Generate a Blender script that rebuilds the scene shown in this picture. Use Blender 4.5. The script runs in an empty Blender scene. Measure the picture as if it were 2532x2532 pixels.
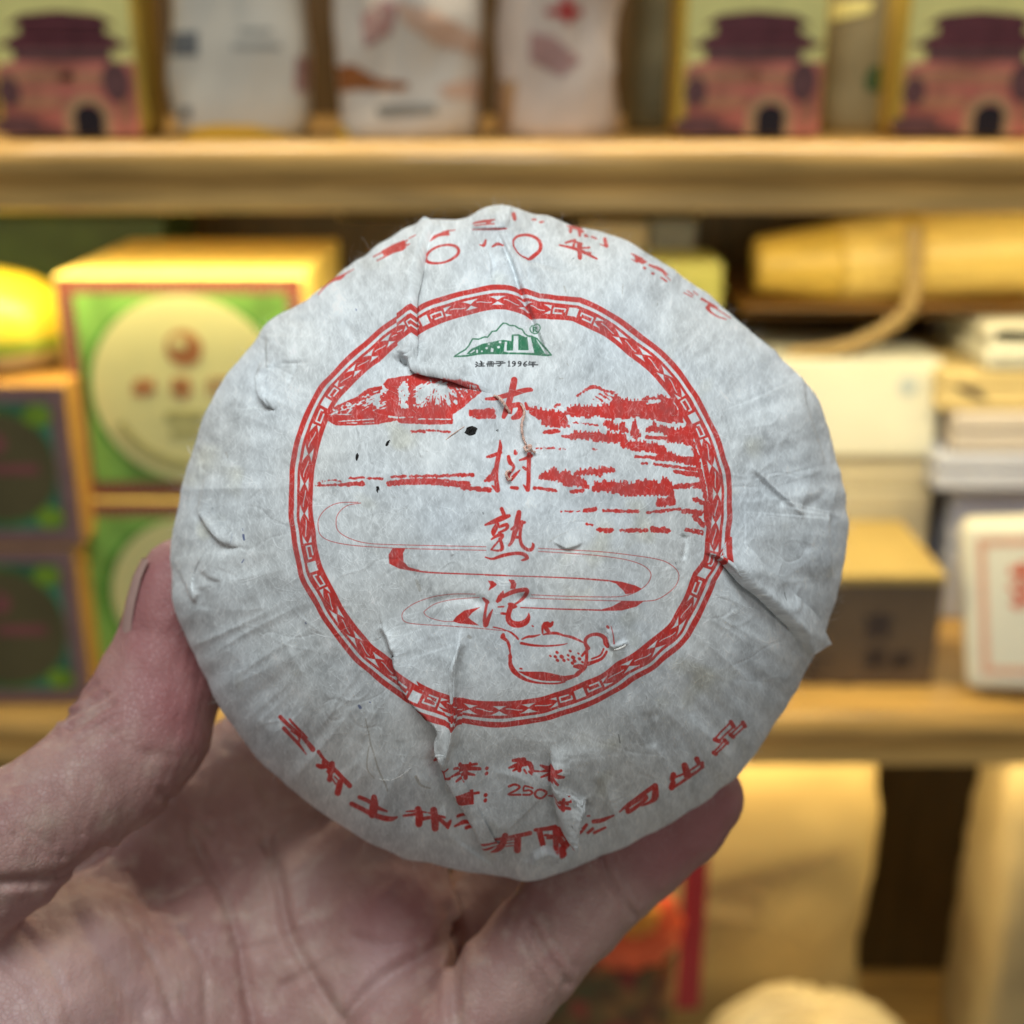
import bpy, math, random
import numpy as np
from mathutils import Vector, Matrix

rng = np.random.default_rng(7)
random.seed(7)
SC = bpy.context.scene
COL = SC.collection

# ------------------------------------------------------------------ camera, world, light, exposure
PITCH = math.radians(20.0)
FPX = 3058.0                      # focal length in pixels of the 2532 px square photograph
CAMZ = 1.5
FWD = np.array([0, math.cos(PITCH), -math.sin(PITCH)])
UP = np.array([0, math.sin(PITCH), math.cos(PITCH)])
RIGHT = np.array([1.0, 0, 0])
CAM = np.array([0, 0, CAMZ])

cd = bpy.data.cameras.new("camera")
cam = bpy.data.objects.new("camera", cd)
COL.objects.link(cam)
cam.location = CAM
cam.rotation_euler = (math.pi / 2 - PITCH, 0, 0)
cd.sensor_width = 36.0
cd.sensor_fit = 'HORIZONTAL'
cd.lens = 36.0 * FPX / 2532.0
cd.clip_start = 0.01
cd.clip_end = 50
cd.dof.use_dof = True
cd.dof.focus_distance = 0.158
cd.dof.aperture_fstop = 17.0
cd.dof.aperture_blades = 0
SC.camera = cam

w = bpy.data.worlds.new("World")
SC.world = w
w.use_nodes = True
bg = w.node_tree.nodes["Background"]
bg.inputs[0].default_value = (1.0, 0.975, 0.94, 1)
bg.inputs[1].default_value = 0.165

SC.view_settings.view_transform = 'Standard'
SC.view_settings.look = 'None'
SC.view_settings.exposure = 0.0
SC.view_settings.gamma = 1.0
SC.render.film_transparent = False
SC.cycles.use_denoising = True
SC.cycles.max_bounces = 8
SC.cycles.sample_clamp_indirect = 6.0


def area(name, loc, target, sx, sy, power, color):
    l = bpy.data.lights.new(name, 'AREA')
    l.shape = 'RECTANGLE'
    l.size, l.size_y = sx, sy
    l.energy = power
    l.color = color
    o = bpy.data.objects.new(name, l)
    COL.objects.link(o)
    o.location = loc
    d = Vector(target) - Vector(loc)
    o.rotation_euler = d.to_track_quat('-Z', 'Y').to_euler()
    return o


# ceiling panel of the shop, above and a little in front of the shelf
area("ceiling_panel", (-0.12, -0.30, CAMZ + 1.05), (0, 0.16, CAMZ - 0.06), 0.8, 0.4, 12.3, (0.89, 0.975, 1.0))
area("added_rear_fill", (0.35, -1.5, CAMZ + 1.0), (0, 0.3, CAMZ - 0.1), 1.0, 0.5, 4.5, (1.0, 0.98, 0.96))  # unseen fill added behind the camera to brighten the front of the hand


# ------------------------------------------------------------------ helpers
def W(px, py, y):
    """point of the world where photograph pixel (px, py) meets the upright plane at depth y"""
    dx = (px - 1266.0) / FPX
    dy = -(py - 1266.0) / FPX
    d = RIGHT * dx + FWD + UP * dy
    return CAM + d * (y / d[1])


def K(px, py, d):
    """points at depth d along the view axis (arrays allowed)"""
    px, py, d = np.broadcast_arrays(np.asarray(px, float), np.asarray(py, float), np.asarray(d, float))
    dx = (px - 1266.0) / FPX
    dy = -(py - 1266.0) / FPX
    return CAM + d[..., None] * (RIGHT * dx[..., None] + FWD + UP * dy[..., None])


def lin(r, g, b):
    f = lambda c: (c / 255 / 12.92) if c / 255 <= 0.04045 else ((c / 255 + 0.055) / 1.055) ** 2.4
    return (f(r), f(g), f(b))


def mat(name, color, rough=0.6, var=0.15, scale=20.0, bump=0.0, bscale=60.0, spec=0.4, stretch=None, emit=None, coat=0.0):
    m = bpy.data.materials.new(name)
    m.use_nodes = True
    nt = m.node_tree
    bs = nt.nodes["Principled BSDF"]
    bs.inputs["Roughness"].default_value = rough
    bs.inputs["Specular IOR Level"].default_value = spec
    if coat:
        bs.inputs["Coat Weight"].default_value = coat
    if emit:
        bs.inputs["Base Color"].default_value = (*color, 1)
        bs.inputs["Emission Color"].default_value = (*color, 1)
        bs.inputs["Emission Strength"].default_value = emit
        return m
    tc = nt.nodes.new("ShaderNodeTexCoord")
    mp = nt.nodes.new("ShaderNodeMapping")
    if stretch:
        mp.inputs["Scale"].default_value = stretch
    nt.links.new(tc.outputs["Object"], mp.inputs[0])
    nz = nt.nodes.new("ShaderNodeTexNoise")
    nz.inputs["Scale"].default_value = scale
    nz.inputs["Detail"].default_value = 5
    nt.links.new(mp.outputs[0], nz.inputs["Vector"])
    rp = nt.nodes.new("ShaderNodeValToRGB")
    rp.color_ramp.elements[0].position = 0.3
    rp.color_ramp.elements[1].position = 0.7
    rp.color_ramp.elements[0].color = (*[c * (1 - var) for c in color], 1)
    rp.color_ramp.elements[1].color = (*[min(1, c * (1 + var)) for c in color], 1)
    nt.links.new(nz.outputs["Fac"], rp.inputs[0])
    nt.links.new(rp.outputs[0], bs.inputs["Base Color"])
    if bump:
        n2 = nt.nodes.new("ShaderNodeTexNoise")
        n2.inputs["Scale"].default_value = bscale
        n2.inputs["Detail"].default_value = 4
        nt.links.new(mp.outputs[0], n2.inputs["Vector"])
        b = nt.nodes.new("ShaderNodeBump")
        b.inputs["Strength"].default_value = bump
        b.inputs["Distance"].default_value = 0.002
        nt.links.new(n2.outputs["Fac"], b.inputs["Height"])
        nt.links.new(b.outputs[0], bs.inputs["Normal"])
    return m


def mesh_np(name, V, F, smooth=True):
    """F: (n,k) int array, or list of such arrays"""
    Fs = F if isinstance(F, list) else [F]
    Fs = [np.asarray(f, np.int64) for f in Fs if len(f)]
    me = bpy.data.meshes.new(name)
    V = np.asarray(V, np.float32)
    me.vertices.add(len(V))
    me.vertices.foreach_set("co", V.ravel())
    nl = sum(f.size for f in Fs)
    npoly = sum(len(f) for f in Fs)
    me.loops.add(nl)
    me.polygons.add(npoly)
    me.loops.foreach_set("vertex_index", np.concatenate([f.ravel() for f in Fs]).astype(np.int32))
    tot = np.concatenate([np.full(len(f), f.shape[1]) for f in Fs])
    st = np.concatenate([[0], np.cumsum(tot)[:-1]])
    me.polygons.foreach_set("loop_start", st.astype(np.int32))
    me.polygons.foreach_set("use_smooth", np.full(npoly, bool(smooth)))
    me.update(calc_edges=True)
    me.validate()
    return me


def thing(name, label, cat, loc, group=None, kind=None):
    o = bpy.data.objects.new(name, None)
    COL.objects.link(o)
    o.empty_display_size = 0.02
    o.location = loc
    o["label"] = label
    o["category"] = cat
    if group:
        o["group"] = group
    if kind:
        o["kind"] = kind
    return o


def origin_of(o):
    p = np.zeros(3)
    while o is not None:
        p = p + np.array(o.location)
        o = o.parent
    return p


def part(name, parent, me, m, label=None, kind=None):
    """link a mesh given in world coordinates as a child"""
    o = bpy.data.objects.new(name, me)
    COL.objects.link(o)
    if parent is not None:
        off = origin_of(parent)
        n = len(me.vertices)
        co = np.empty(n * 3, np.float32)
        me.vertices.foreach_get("co", co)
        co = co.reshape(-1, 3) - off.astype(np.float32)
        me.vertices.foreach_set("co", co.ravel())
        o.parent = parent
    for q in (m if isinstance(m, (list, tuple)) else [m]):
        me.materials.append(q)
    if label:
        o["label"] = label
    if kind:
        o["kind"] = kind
    return o


def rot_about(V, c, ax, ang):
    R = np.array(Matrix.Rotation(ang, 3, ax))
    return (np.asarray(V) - c) @ R.T + c


def box_mesh(name, lo, hi, bev=0.002, xf=None):
    """bevelled box: a rounded-rectangle profile in x-z swept with chamfered front and back"""
    lo = np.array(lo, float); hi = np.array(hi, float)
    b = min(bev, 0.45 * min(hi - lo))
    rings = []
    ys = [(lo[1], b), (lo[1] + b * 0.3, b * 0.3), (lo[1] + b, 0), (hi[1] - b, 0), (hi[1] - b * 0.3, b * 0.3), (hi[1], b)]
    for y, ins in ys:
        ring = []
        x0, x1, z0, z1 = lo[0] + ins, hi[0] - ins, lo[2] + ins, hi[2] - ins
        for cx, cz, a0 in ((x1 - b, z1 - b, 0), (x0 + b, z1 - b, 90), (x0 + b, z0 + b, 180), (x1 - b, z0 + b, 270)):
            for a in (0, 45, 90):
                t = math.radians(a0 + a)
                ring.append((cx + b * math.cos(t), y, cz + b * math.sin(t)))
        rings.append(ring)
    n = len(rings[0])
    V = np.array(rings).reshape(-1, 3)
    F = []
    for i in range(len(rings) - 1):
        for j in range(n):
            k = (j + 1) % n
            F.append((i * n + j, (i + 1) * n + j, (i + 1) * n + k, i * n + k))
    if xf is not None:
        V = xf(V)
    me = bpy.data.meshes.new(name)
    faces = [tuple(f) for f in F] + [tuple(range(n)), tuple(range((len(rings) - 1) * n, len(rings) * n))[::-1]]
    me.from_pydata(V.tolist(), [], faces)
    me.update()
    return me


def poly_slab(name, polys, y, th=0.0006, xf=None):
    """flat print: polygons in (x,z) laid on a front at depth y, th thick"""
    V, F = [], []
    for P in polys:
        n = len(P); s = len(V)
        V += [(p[0], y - th, p[1]) for p in P] + [(p[0], y + 0.0002, p[1]) for p in P]
        F.append(tuple(range(s, s + n)))
        for i in range(n):
            k = (i + 1) % n
            F.append((s + i, s + n + i, s + n + k, s + k))
    V = np.array(V)
    if xf is not None:
        V = xf(V)
    me = bpy.data.meshes.new(name)
    me.from_pydata(V.tolist(), [], F)
    me.update()
    return me


def tube_mesh(name, P, R, seg=8, caps=True):
    P = np.asarray(P, float); R = np.broadcast_to(np.asarray(R, float), (len(P),))
    T = np.gradient(P, axis=0)
    T /= np.linalg.norm(T, axis=1)[:, None] + 1e-12
    ref = np.array([0, 0, 1.0]) if abs(T[0][2]) < 0.9 else np.array([1.0, 0, 0])
    V, N = [], None
    for i in range(len(P)):
        if N is None:
            N = np.cross(T[i], ref)
        N = N - T[i] * (N @ T[i]); N /= np.linalg.norm(N)
        B = np.cross(T[i], N)
        for k in range(seg):
            a = 2 * math.pi * k / seg
            V.append(P[i] + R[i] * (math.cos(a) * N + math.sin(a) * B))
    F = []
    for i in range(len(P) - 1):
        for k in range(seg):
            l = (k + 1) % seg
            F.append((i * seg + k, i * seg + l, (i + 1) * seg + l, (i + 1) * seg + k))
    me = bpy.data.meshes.new(name)
    fc = F + ([tuple(range(seg))[::-1], tuple(range((len(P) - 1) * seg, len(P) * seg))] if caps else [])
    me.from_pydata([tuple(v) for v in V], [], fc)
    for p in me.polygons:
        p.use_smooth = True
    me.update()
    return me


def spline(pts, n):
    """Catmull-Rom through points of any dimension"""
    P = np.asarray(pts, float)
    if len(P) == 2:
        t = np.linspace(0, 1, n)[:, None]
        return P[0] * (1 - t) + P[1] * t
    Q = np.vstack([2 * P[0] - P[1], P, 2 * P[-1] - P[-2]])
    u = np.linspace(0, len(P) - 1 - 1e-9, n)
    i = u.astype(int); t = (u - i)[:, None]
    a, b, c, d = Q[i], Q[i + 1], Q[i + 2], Q[i + 3]
    return 0.5 * (2 * b + (c - a) * t + (2 * a - 5 * b + 4 * c - d) * t ** 2 + (3 * b - a - 3 * c + d) * t ** 3)


def noise2(h, wd, cell, seed, cx=None):
    """smooth value noise on a pixel grid, cell size in px (cx across, cell down)"""
    r = np.random.default_rng(seed)
    cx = cx or cell
    gy, gx = int(h / cell) + 4, int(wd / cx) + 4
    g = r.standard_normal((gy, gx))
    y = np.arange(h) / cell; x = np.arange(wd) / cx
    def wts(t):
        i = t.astype(int); f = t - i
        return i, np.stack([(1 - f) ** 3 / 6, (3 * f ** 3 - 6 * f ** 2 + 4) / 6, (-3 * f ** 3 + 3 * f ** 2 + 3 * f + 1) / 6, f ** 3 / 6])
    iy, wy = wts(y); ix, wx = wts(x)
    a = sum(wy[k][:, None] * g[iy + k] for k in range(4))
    return 1.9 * sum(wx[k][None, :] * a[:, ix + k] for k in range(4))


def noise3(P, freq, seed, octv=3):
    """cheap lumpy noise for points: sums of rotated sines"""
    r = np.random.default_rng(seed)
    v = np.zeros(len(P)); a = 1.0; f = freq
    for _ in range(octv):
        for _ in range(5):
            k = r.standard_normal(3); k /= np.linalg.norm(k)
            v += a * np.sin((P @ k) * f * r.uniform(0.7, 1.4) + r.uniform(0, 6.28)) / 5
        a *= 0.55; f *= 2.0
    return v
# ================================================================== the tea cake: what is printed on its wrapper
X0, Y0, PW, PH = 380, 470, 1740, 1740           # texture window in photograph pixels
CROP = dict(A=(650, 650, 3.22), B=(1200, 650, 2.972), C=(650, 1200, 2.972), D=(1200, 1200, 2.972),
            G=(1180, 900, 5.683), S=(1170, 1230, 5.52), L=(1100, 780, 6.44), M=(780, 900, 3.864),
            P=(1220, 1520, 5.682), T=(1050, 1840, 4.83), V=(680, 1750, 4.391), Q=(1430, 1750, 4.293),
            U=(900, 480, 3.513), R=(1350, 480, 3.864), F=(1300, 900, 3.864),
            H=(1700, 1250, 4.293), I=(1850, 900, 4.293), J=(400, 780, 4.83), N=(390, 1180, 4.83), Z=(0, 0, 1.0))


def cv(c, pts):
    x, y, k = CROP[c]
    return [((p[0] / k + x), (p[1] / k + y)) + tuple(q / k for q in p[2:]) for p in pts]


RED = np.zeros((PH, PW), np.float32)
GREEN = np.zeros((PH, PW), np.float32)
BLACK = np.zeros((PH, PW), np.float32)
BROWN = np.zeros((PH, PW), np.float32)
BLUE = np.zeros((PH, PW), np.float32)


def window(xs, ys, pad):
    a = max(0, int(min(xs) - X0 - pad)); b = min(PW, int(max(xs) - X0 + pad) + 2)
    c = max(0, int(min(ys) - Y0 - pad)); d = min(PH, int(max(ys) - Y0 + pad) + 2)
    return a, b, c, d


def poly(layer, P, soft=0.8, val=1.0, sub=False):
    xs = [p[0] for p in P]; ys = [p[1] for p in P]
    a, b, c, d = window(xs, ys, 3)
    if b <= a or d <= c:
        return
    acc = np.zeros((d - c, b - a), np.float32)
    for oy in (0.25, 0.75):
        for ox in (0.25, 0.75):
            gx = (np.arange(a, b) + X0 + ox)[None, :]
            gy = (np.arange(c, d) + Y0 + oy)[:, None]
            ins = np.zeros(acc.shape, bool)
            n = len(P)
            for i in range(n):
                (x1, y1), (x2, y2) = P[i][:2], P[(i + 1) % n][:2]
                if y1 == y2:
                    continue
                cond = (gy < y1) != (gy < y2)
                xi = x1 + (gy - y1) * (x2 - x1) / (y2 - y1)
                ins ^= cond & (gx < xi)
            acc += ins * 0.25
    v = layer[c:d, a:b]
    if sub:
        v *= 1 - acc * val
    else:
        np.maximum(v, acc * val, out=v)


def stroke(layer, pts, w=None, n=None, sub=False, val=1.0, smooth=True):
    """brush stroke: (x, y, full width) knots joined by a spline"""
    if w is not None:
        pts = [tuple(p[:2]) + (w,) for p in pts]
    if smooth and len(pts) > 2:
        L = sum(math.hypot(pts[i + 1][0] - pts[i][0], pts[i + 1][1] - pts[i][1]) for i in range(len(pts) - 1))
        pts = spline(pts, n or int(min(160, max(8, L / 6))))
    for i in range(len(pts) - 1):
        x1, y1, w1 = pts[i]; x2, y2, w2 = pts[i + 1]
        a, b, c, d = window((x1, x2), (y1, y2), max(w1, w2) / 2 + 2)
        if b <= a or d <= c:
            continue
        gx = (np.arange(a, b) + X0 + 0.5)[None, :] - x1
        gy = (np.arange(c, d) + Y0 + 0.5)[:, None] - y1
        dx, dy = x2 - x1, y2 - y1
        L2 = dx * dx + dy * dy + 1e-9
        t = np.clip((gx * dx + gy * dy) / L2, 0, 1)
        dist = np.sqrt((gx - t * dx) ** 2 + (gy - t * dy) ** 2)
        cov = np.clip((w1 + (w2 - w1) * t) / 2 - dist + 0.5, 0, 1) * val
        v = layer[c:d, a:b]
        if sub:
            v *= 1 - cov
        else:
            np.maximum(v, cov, out=v)


def S_(c, *strokes, layer=None, w=None, val=1.0):
    for s in strokes:
        fk = {'Q': 1.32, 'T': 1.2, 'V': 1.3, 'S': 1.10, 'G': 1.10, 'L': 1.2, 'U': 1.15, 'R': 1.2}.get(c, 1.0)
        p = [q[:2] + tuple(z * fk for z in q[2:]) for q in cv(c, s)]
        stroke(RED if layer is None else layer, p, w=(w / CROP[c][2] if w else None), val=val)


def P_(c, P, layer=None, sub=False):
    poly(RED if layer is None else layer, cv(c, P), sub=sub)


ROUGH = noise2(PH, PW, 6, 11, cx=7) * 0.5 + noise2(PH, PW, 2.6, 12, cx=3.0) * 0.75


def blur(a, r):
    p = int(math.ceil(2 * r))
    k = np.exp(-0.5 * (np.arange(-p, p + 1) / r) ** 2); k /= k.sum()
    b = np.pad(a, ((p, p), (0, 0)))
    b = sum(k[i] * b[i:i + a.shape[0]] for i in range(len(k)))
    b = np.pad(b, ((0, 0), (p, p)))
    return sum(k[i] * b[:, i:i + a.shape[1]] for i in range(len(k)))


def rough(draw, r=3, amp=0.22, bias=0.5, sub=False):
    """woodcut edge: draw into a scratch layer, blur, break with noise, threshold"""
    tmp = np.zeros_like(RED)
    draw(tmp)
    ys, xs = np.nonzero(tmp)
    if not len(ys):
        return
    c, d = max(0, ys.min() - 12), min(PH, ys.max() + 13)
    a, b = max(0, xs.min() - 12), min(PW, xs.max() + 13)
    mk = blur(tmp[c:d, a:b], r)
    m = mk + 0.62 * amp * ROUGH[c:d, a:b] * np.clip(mk * 5, 0, 1)
    m = np.clip((m - bias + (0.05 if not sub else 0)) * 4 + 0.5, 0, 1)
    v = RED[c:d, a:b]
    if sub:
        v *= 1 - m
    else:
        np.maximum(v, m, out=v)


# --- glyphs taken from the font that ships with Blender
_gl = {}


def glyph(ch, fat=0.0):
    if (ch, fat) in _gl:
        return _gl[(ch, fat)]
    c = bpy.data.curves.new("glyph", 'FONT')
    c.body = ch
    c.offset = fat
    c.resolution_u = 3
    o = bpy.data.objects.new("glyph", c)
    COL.objects.link(o)
    bpy.context.view_layer.update()
    me = o.to_mesh()
    V = np.array([v.co[:2] for v in me.vertices])
    T = [tuple(p.vertices) for p in me.polygons]
    o.to_mesh_clear()
    bpy.data.objects.remove(o)
    bpy.data.curves.remove(c)
    lo, hi = V.min(0), V.max(0)
    V = (V - (lo + hi) / 2) / np.maximum(hi - lo, 1e-6)
    _gl[(ch, fat)] = (V, T)
    return V, T


def text_at(layer, ch, cx, cy, xv, yv, fat=0.02):
    """glyph stretched over the parallelogram cx,cy +- xv/2 +- yv/2 (yv points up in the glyph)"""
    V, T = glyph(ch, fat)
    Pn = np.array([cx, cy]) + V[:, :1] * np.array(xv) + V[:, 1:] * np.array(yv)
    tmp = np.zeros_like(layer)
    for t in T:
        poly(tmp, [tuple(Pn[i]) for i in t])
    # neighbours of the triangulation share edges: close hairline gaps
    np.maximum(layer, np.clip(tmp * 1.25, 0, 1), out=layer)


# --- the ring: measured outer radius by angle, pattern by fraction of it
RC = (1262.0, 1250.0)
ring_pts = [(1218, 704), (1130, 722), (1026, 760), (898, 849), (796, 945), (743, 1044), (720, 1134), (714, 1250), (722, 1341),
            (741, 1419), (780, 1499), (825, 1573), (886, 1644), (943, 1692), (1007, 1738), (1060, 1765), (1121, 1783), (1249, 1796),
            (1301, 1792), (1388, 1772), (1486, 1735), (1563, 1688), (1637, 1637), (1705, 1573), (1752, 1486), (1772, 1436),
            (1796, 1399), (1803, 1348), (1809, 1284), (1809, 1205), (1792, 1121), (1765, 1047), (1725, 973), (1654, 886),
            (1587, 828), (1503, 768), (1436, 734), (1375, 731), (1335, 729), (1294, 714), (1250, 705)]
ra = np.array([math.atan2(y - RC[1], x - RC[0]) for x, y in ring_pts])
rr = np.array([math.hypot(y - RC[1], x - RC[0]) for x, y in ring_pts])
o_ = np.argsort(ra); ra, rr = ra[o_], rr[o_]
ra = np.concatenate([ra - 2 * math.pi, ra, ra + 2 * math.pi]); rr = np.concatenate([rr] * 3)
gx = np.arange(PW) + X0 + 0.5 - RC[0]
gy = np.arange(PH) + Y0 + 0.5 - RC[1]
GX, GY = np.meshgrid(gx, gy)
TH = np.arctan2(GY, GX)
RR = np.hypot(GX, GY)
RO = np.interp(TH, ra, rr) + noise2(PH, PW, 30, 5) * 1.2
q = RO - RR                                     # px inward of the outer edge
aa = lambda x: np.clip(x + 0.5, 0, 1)
band = lambda lo, hi: aa(q - lo) * aa(hi - q)
gaps = [-150.7, -115.0, -72.1, -25.5, 19.1, 69.8, 116.4, 162.8]
ga = np.array(gaps + [gaps[0] + 360]); gi = np.arange(9.0)
ph = np.interp(np.where(np.degrees(TH) < ga[0], np.degrees(TH) + 360, np.degrees(TH)), ga, gi)
ph = ph - np.floor(ph)                          # 0..1 between two white gaps
arc = ph * 400.0                                # about px along the band
arc = np.minimum(arc, 400 - arc)
bq = (q - 27) / 24.0                            # 0..1 across the pattern band
pat = band(27, 51)
sd = np.minimum(np.minimum(q - 27, 51 - q) + 1, 99)
gap = aa(11 - arc)
fret = aa(arc - 12) * aa(58 - arc)
fx = arc - 12
hook = np.zeros_like(q)                          # white spiral of the key fret
for (x1, y1, x2, y2) in ((9, .28, 38, .28), (38, .28, 38, .78), (16, .78, 38, .78), (9, .28, 9, .55)):
    dxs = np.maximum(np.maximum(min(x1, x2) - fx, fx - max(x1, x2)), 0)
    dys = np.maximum(np.maximum(min(y1, y2) - bq, bq - max(y1, y2)), 0) * 24
    hook = np.maximum(hook, aa(1.9 - np.hypot(dxs, dys)))
lx = ((ph * 400 - 58) % 71.0) - 35.5            # leaves between the frets
half = 0.54 * (1 - np.abs(lx / 36.0) ** 1.75)
leaf = aa((half - np.abs(bq - 0.5)) * 24 + 1.0)
vein = aa(0.9 - np.abs((bq - 0.5) * 24 - 3.0 * np.sin(lx / 11.0))) * aa(20 - np.abs(lx))
leafred = np.clip(leaf - vein, 0, 1)
pattern = np.where(arc < 58, np.clip(fret - hook * fret, 0, 1), leafred) * (1 - gap)
RING = np.maximum.reduce([band(0, 13.2), band(20.5, 27.5), pat * pattern, band(49, 61)])
RING *= 1 - band(13.8, 20)
np.maximum(RED, RING, out=RED)
del hook, leaf, vein, leafred, pattern

# --- big brush characters
S_('G', [(520, 225, 85), (500, 330, 88), (470, 450, 80), (440, 560, 80), (405, 660, 78), (372, 740, 55)],
   [(125, 487, 36), (250, 480, 55), (400, 440, 66), (520, 412, 74), (640, 375, 66), (735, 360, 58), (765, 365, 40)],
   [(485, 585, 66), (590, 572, 70), (615, 640, 84), (575, 720, 92), (505, 755, 56)], [(475, 610, 55), (475, 690, 26)],
   [(680, 550, 34), (705, 625, 48)],
   [(320, 1075, 22), (325, 1170, 52), (300, 1290, 58), (270, 1450, 62), (265, 1600, 58), (285, 1770, 68)],
   [(140, 1303, 30), (200, 1290, 48), (330, 1240, 42)], [(212, 1712, 25), (270, 1760, 55)],
   [(245, 1480, 50), (180, 1590, 30), (110, 1640, 36)], [(530, 1215, 30), (540, 1250, 55)],
   [(440, 1300, 46), (460, 1380, 58), (512, 1430, 40), (500, 1490, 34), (432, 1560, 55), (440, 1620, 48)],
   [(600, 1490, 16), (530, 1560, 46), (480, 1620, 45)], [(480, 1735, 40), (560, 1745, 50)],
   [(598, 1350, 24), (700, 1318, 46), (762, 1290, 44)], [(730, 1265, 55), (724, 1450, 55), (720, 1650, 55), (710, 1765, 60)],
   [(650, 1700, 18), (700, 1758, 50)], [(648, 1450, 34), (690, 1480, 40)])
S_('S', [(388, 155, 48), (418, 228, 50)], [(165, 375, 26), (280, 330, 58), (400, 280, 70), (488, 250, 46)],
   [(330, 370, 58), (282, 460, 68), (275, 510, 36)], [(360, 402, 36), (450, 370, 48), (470, 400, 44), (440, 440, 38), (350, 480, 28)],
   [(250, 572, 22), (330, 520, 44), (390, 510, 48), (398, 540, 40), (362, 580, 38)],
   [(362, 565, 38), (390, 640, 44), (394, 705, 44), (340, 728, 28), (242, 714, 18)], [(350, 590, 22), (290, 660, 28), (250, 708, 22)],
   [(625, 205, 62), (610, 290, 74), (590, 400, 74), (555, 520, 60), (530, 600, 44), (490, 655, 32)],
   [(522, 435, 32), (600, 380, 44), (702, 340, 36)],
   [(665, 335, 48), (645, 440, 44), (640, 560, 40), (670, 660, 45), (740, 712, 45), (800, 708, 45), (820, 650, 38), (806, 622, 12)],
   [(560, 540, 42), (620, 545, 38)],
   [(165, 815, 16), (260, 840, 30), (380, 800, 44), (500, 772, 44), (620, 762, 44), (700, 780, 50), (738, 825, 44), (680, 855, 28), (655, 855, 12)],
   [(185, 1450, 38), (165, 1560, 34), (155, 1660, 48), (165, 1745, 58)], [(265, 1532, 16), (220, 1620, 44), (178, 1735, 58)],
   [(410, 1350, 46), (540, 1290, 58), (650, 1265, 54), (728, 1262, 54), (728, 1310, 54), (670, 1390, 40), (570, 1460, 22)],
   [(490, 1455, 36), (530, 1480, 76), (588, 1490, 28)], [(510, 1500, 68), (485, 1580, 64), (480, 1660, 70), (530, 1720, 80), (630, 1735, 80), (718, 1700, 74), (755, 1640, 48), (760, 1580, 12)],
   [(388, 1582, 32), (455, 1590, 32)], [(340, 1495, 16), (415, 1490, 24)])
for P in ([(200, 1135), (270, 1140), (325, 1185), (300, 1215), (205, 1275), (235, 1200)],
          [(115, 1370), (150, 1365), (215, 1410), (225, 1440), (190, 1470), (150, 1430)],
          [(480, 1120), (560, 1125), (590, 1180), (575, 1250), (505, 1250), (515, 1180)],
          [(410, 1265), (425, 1320), (385, 1410), (330, 1445), (305, 1420), (340, 1340)]):
    P_('S', P)

# --- meandering stream
S_('C', [(700, 125), (560, 130), (470, 170), (415, 240), (408, 310), (430, 370), (500, 410), (640, 438), (850, 455), (1100, 466), (1640, 478)], w=5)
S_('C', [(720, 130), (620, 150), (555, 210), (540, 280), (560, 340), (640, 390), (770, 425), (1000, 437), (1640, 452)], w=5)
P_('C', [(955, 462), (1050, 460), (1030, 500), (1035, 560), (1070, 600), (1160, 625), (1100, 630), (1000, 612), (930, 575), (925, 510)])
S_('C', [(1080, 618, 16), (1250, 642, 11), (1783, 662, 9)])
S_('D', [(0, 660, 9), (400, 672, 8), (700, 685, 10), (900, 700, 12)])
P_('D', [(870, 692), (1000, 708), (1100, 735), (1150, 760), (1100, 790), (1030, 800), (1015, 775), (960, 722)])
S_('D', [(390, 463), (620, 475), (850, 488), (1050, 510), (1250, 540), (1345, 572), (1412, 630), (1420, 690), (1380, 760), (1280, 830), (1180, 850), (930, 848), (330, 830)], w=5)
S_('D', [(390, 485), (700, 505), (900, 525), (1050, 550), (1160, 590), (1215, 645), (1200, 710), (1140, 765), (1050, 805), (930, 820), (600, 815), (340, 805)], w=5)
P_('D', [(1000, 850), (1165, 850), (1110, 890), (1000, 920), (880, 922), (840, 915), (930, 890)])
S_('D', [(260, 898, 9), (500, 908, 9), (880, 918, 11)])
S_('C', [(1560, 800), (1400, 800), (1250, 820), (1120, 865), (1040, 920), (1022, 965), (1050, 1005), (1150, 1022), (1350, 1033), (1600, 1052), (1783, 1070)], w=4.6)
S_('C', [(1590, 825), (1400, 840), (1270, 870), (1200, 915), (1185, 940), (1230, 975), (1330, 1000), (1420, 1000)], w=4.6)
P_('C', [(1600, 895), (1480, 920), (1420, 965), (1395, 1000), (1440, 1015), (1590, 1030), (1530, 990), (1510, 970), (1540, 935)])

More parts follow.
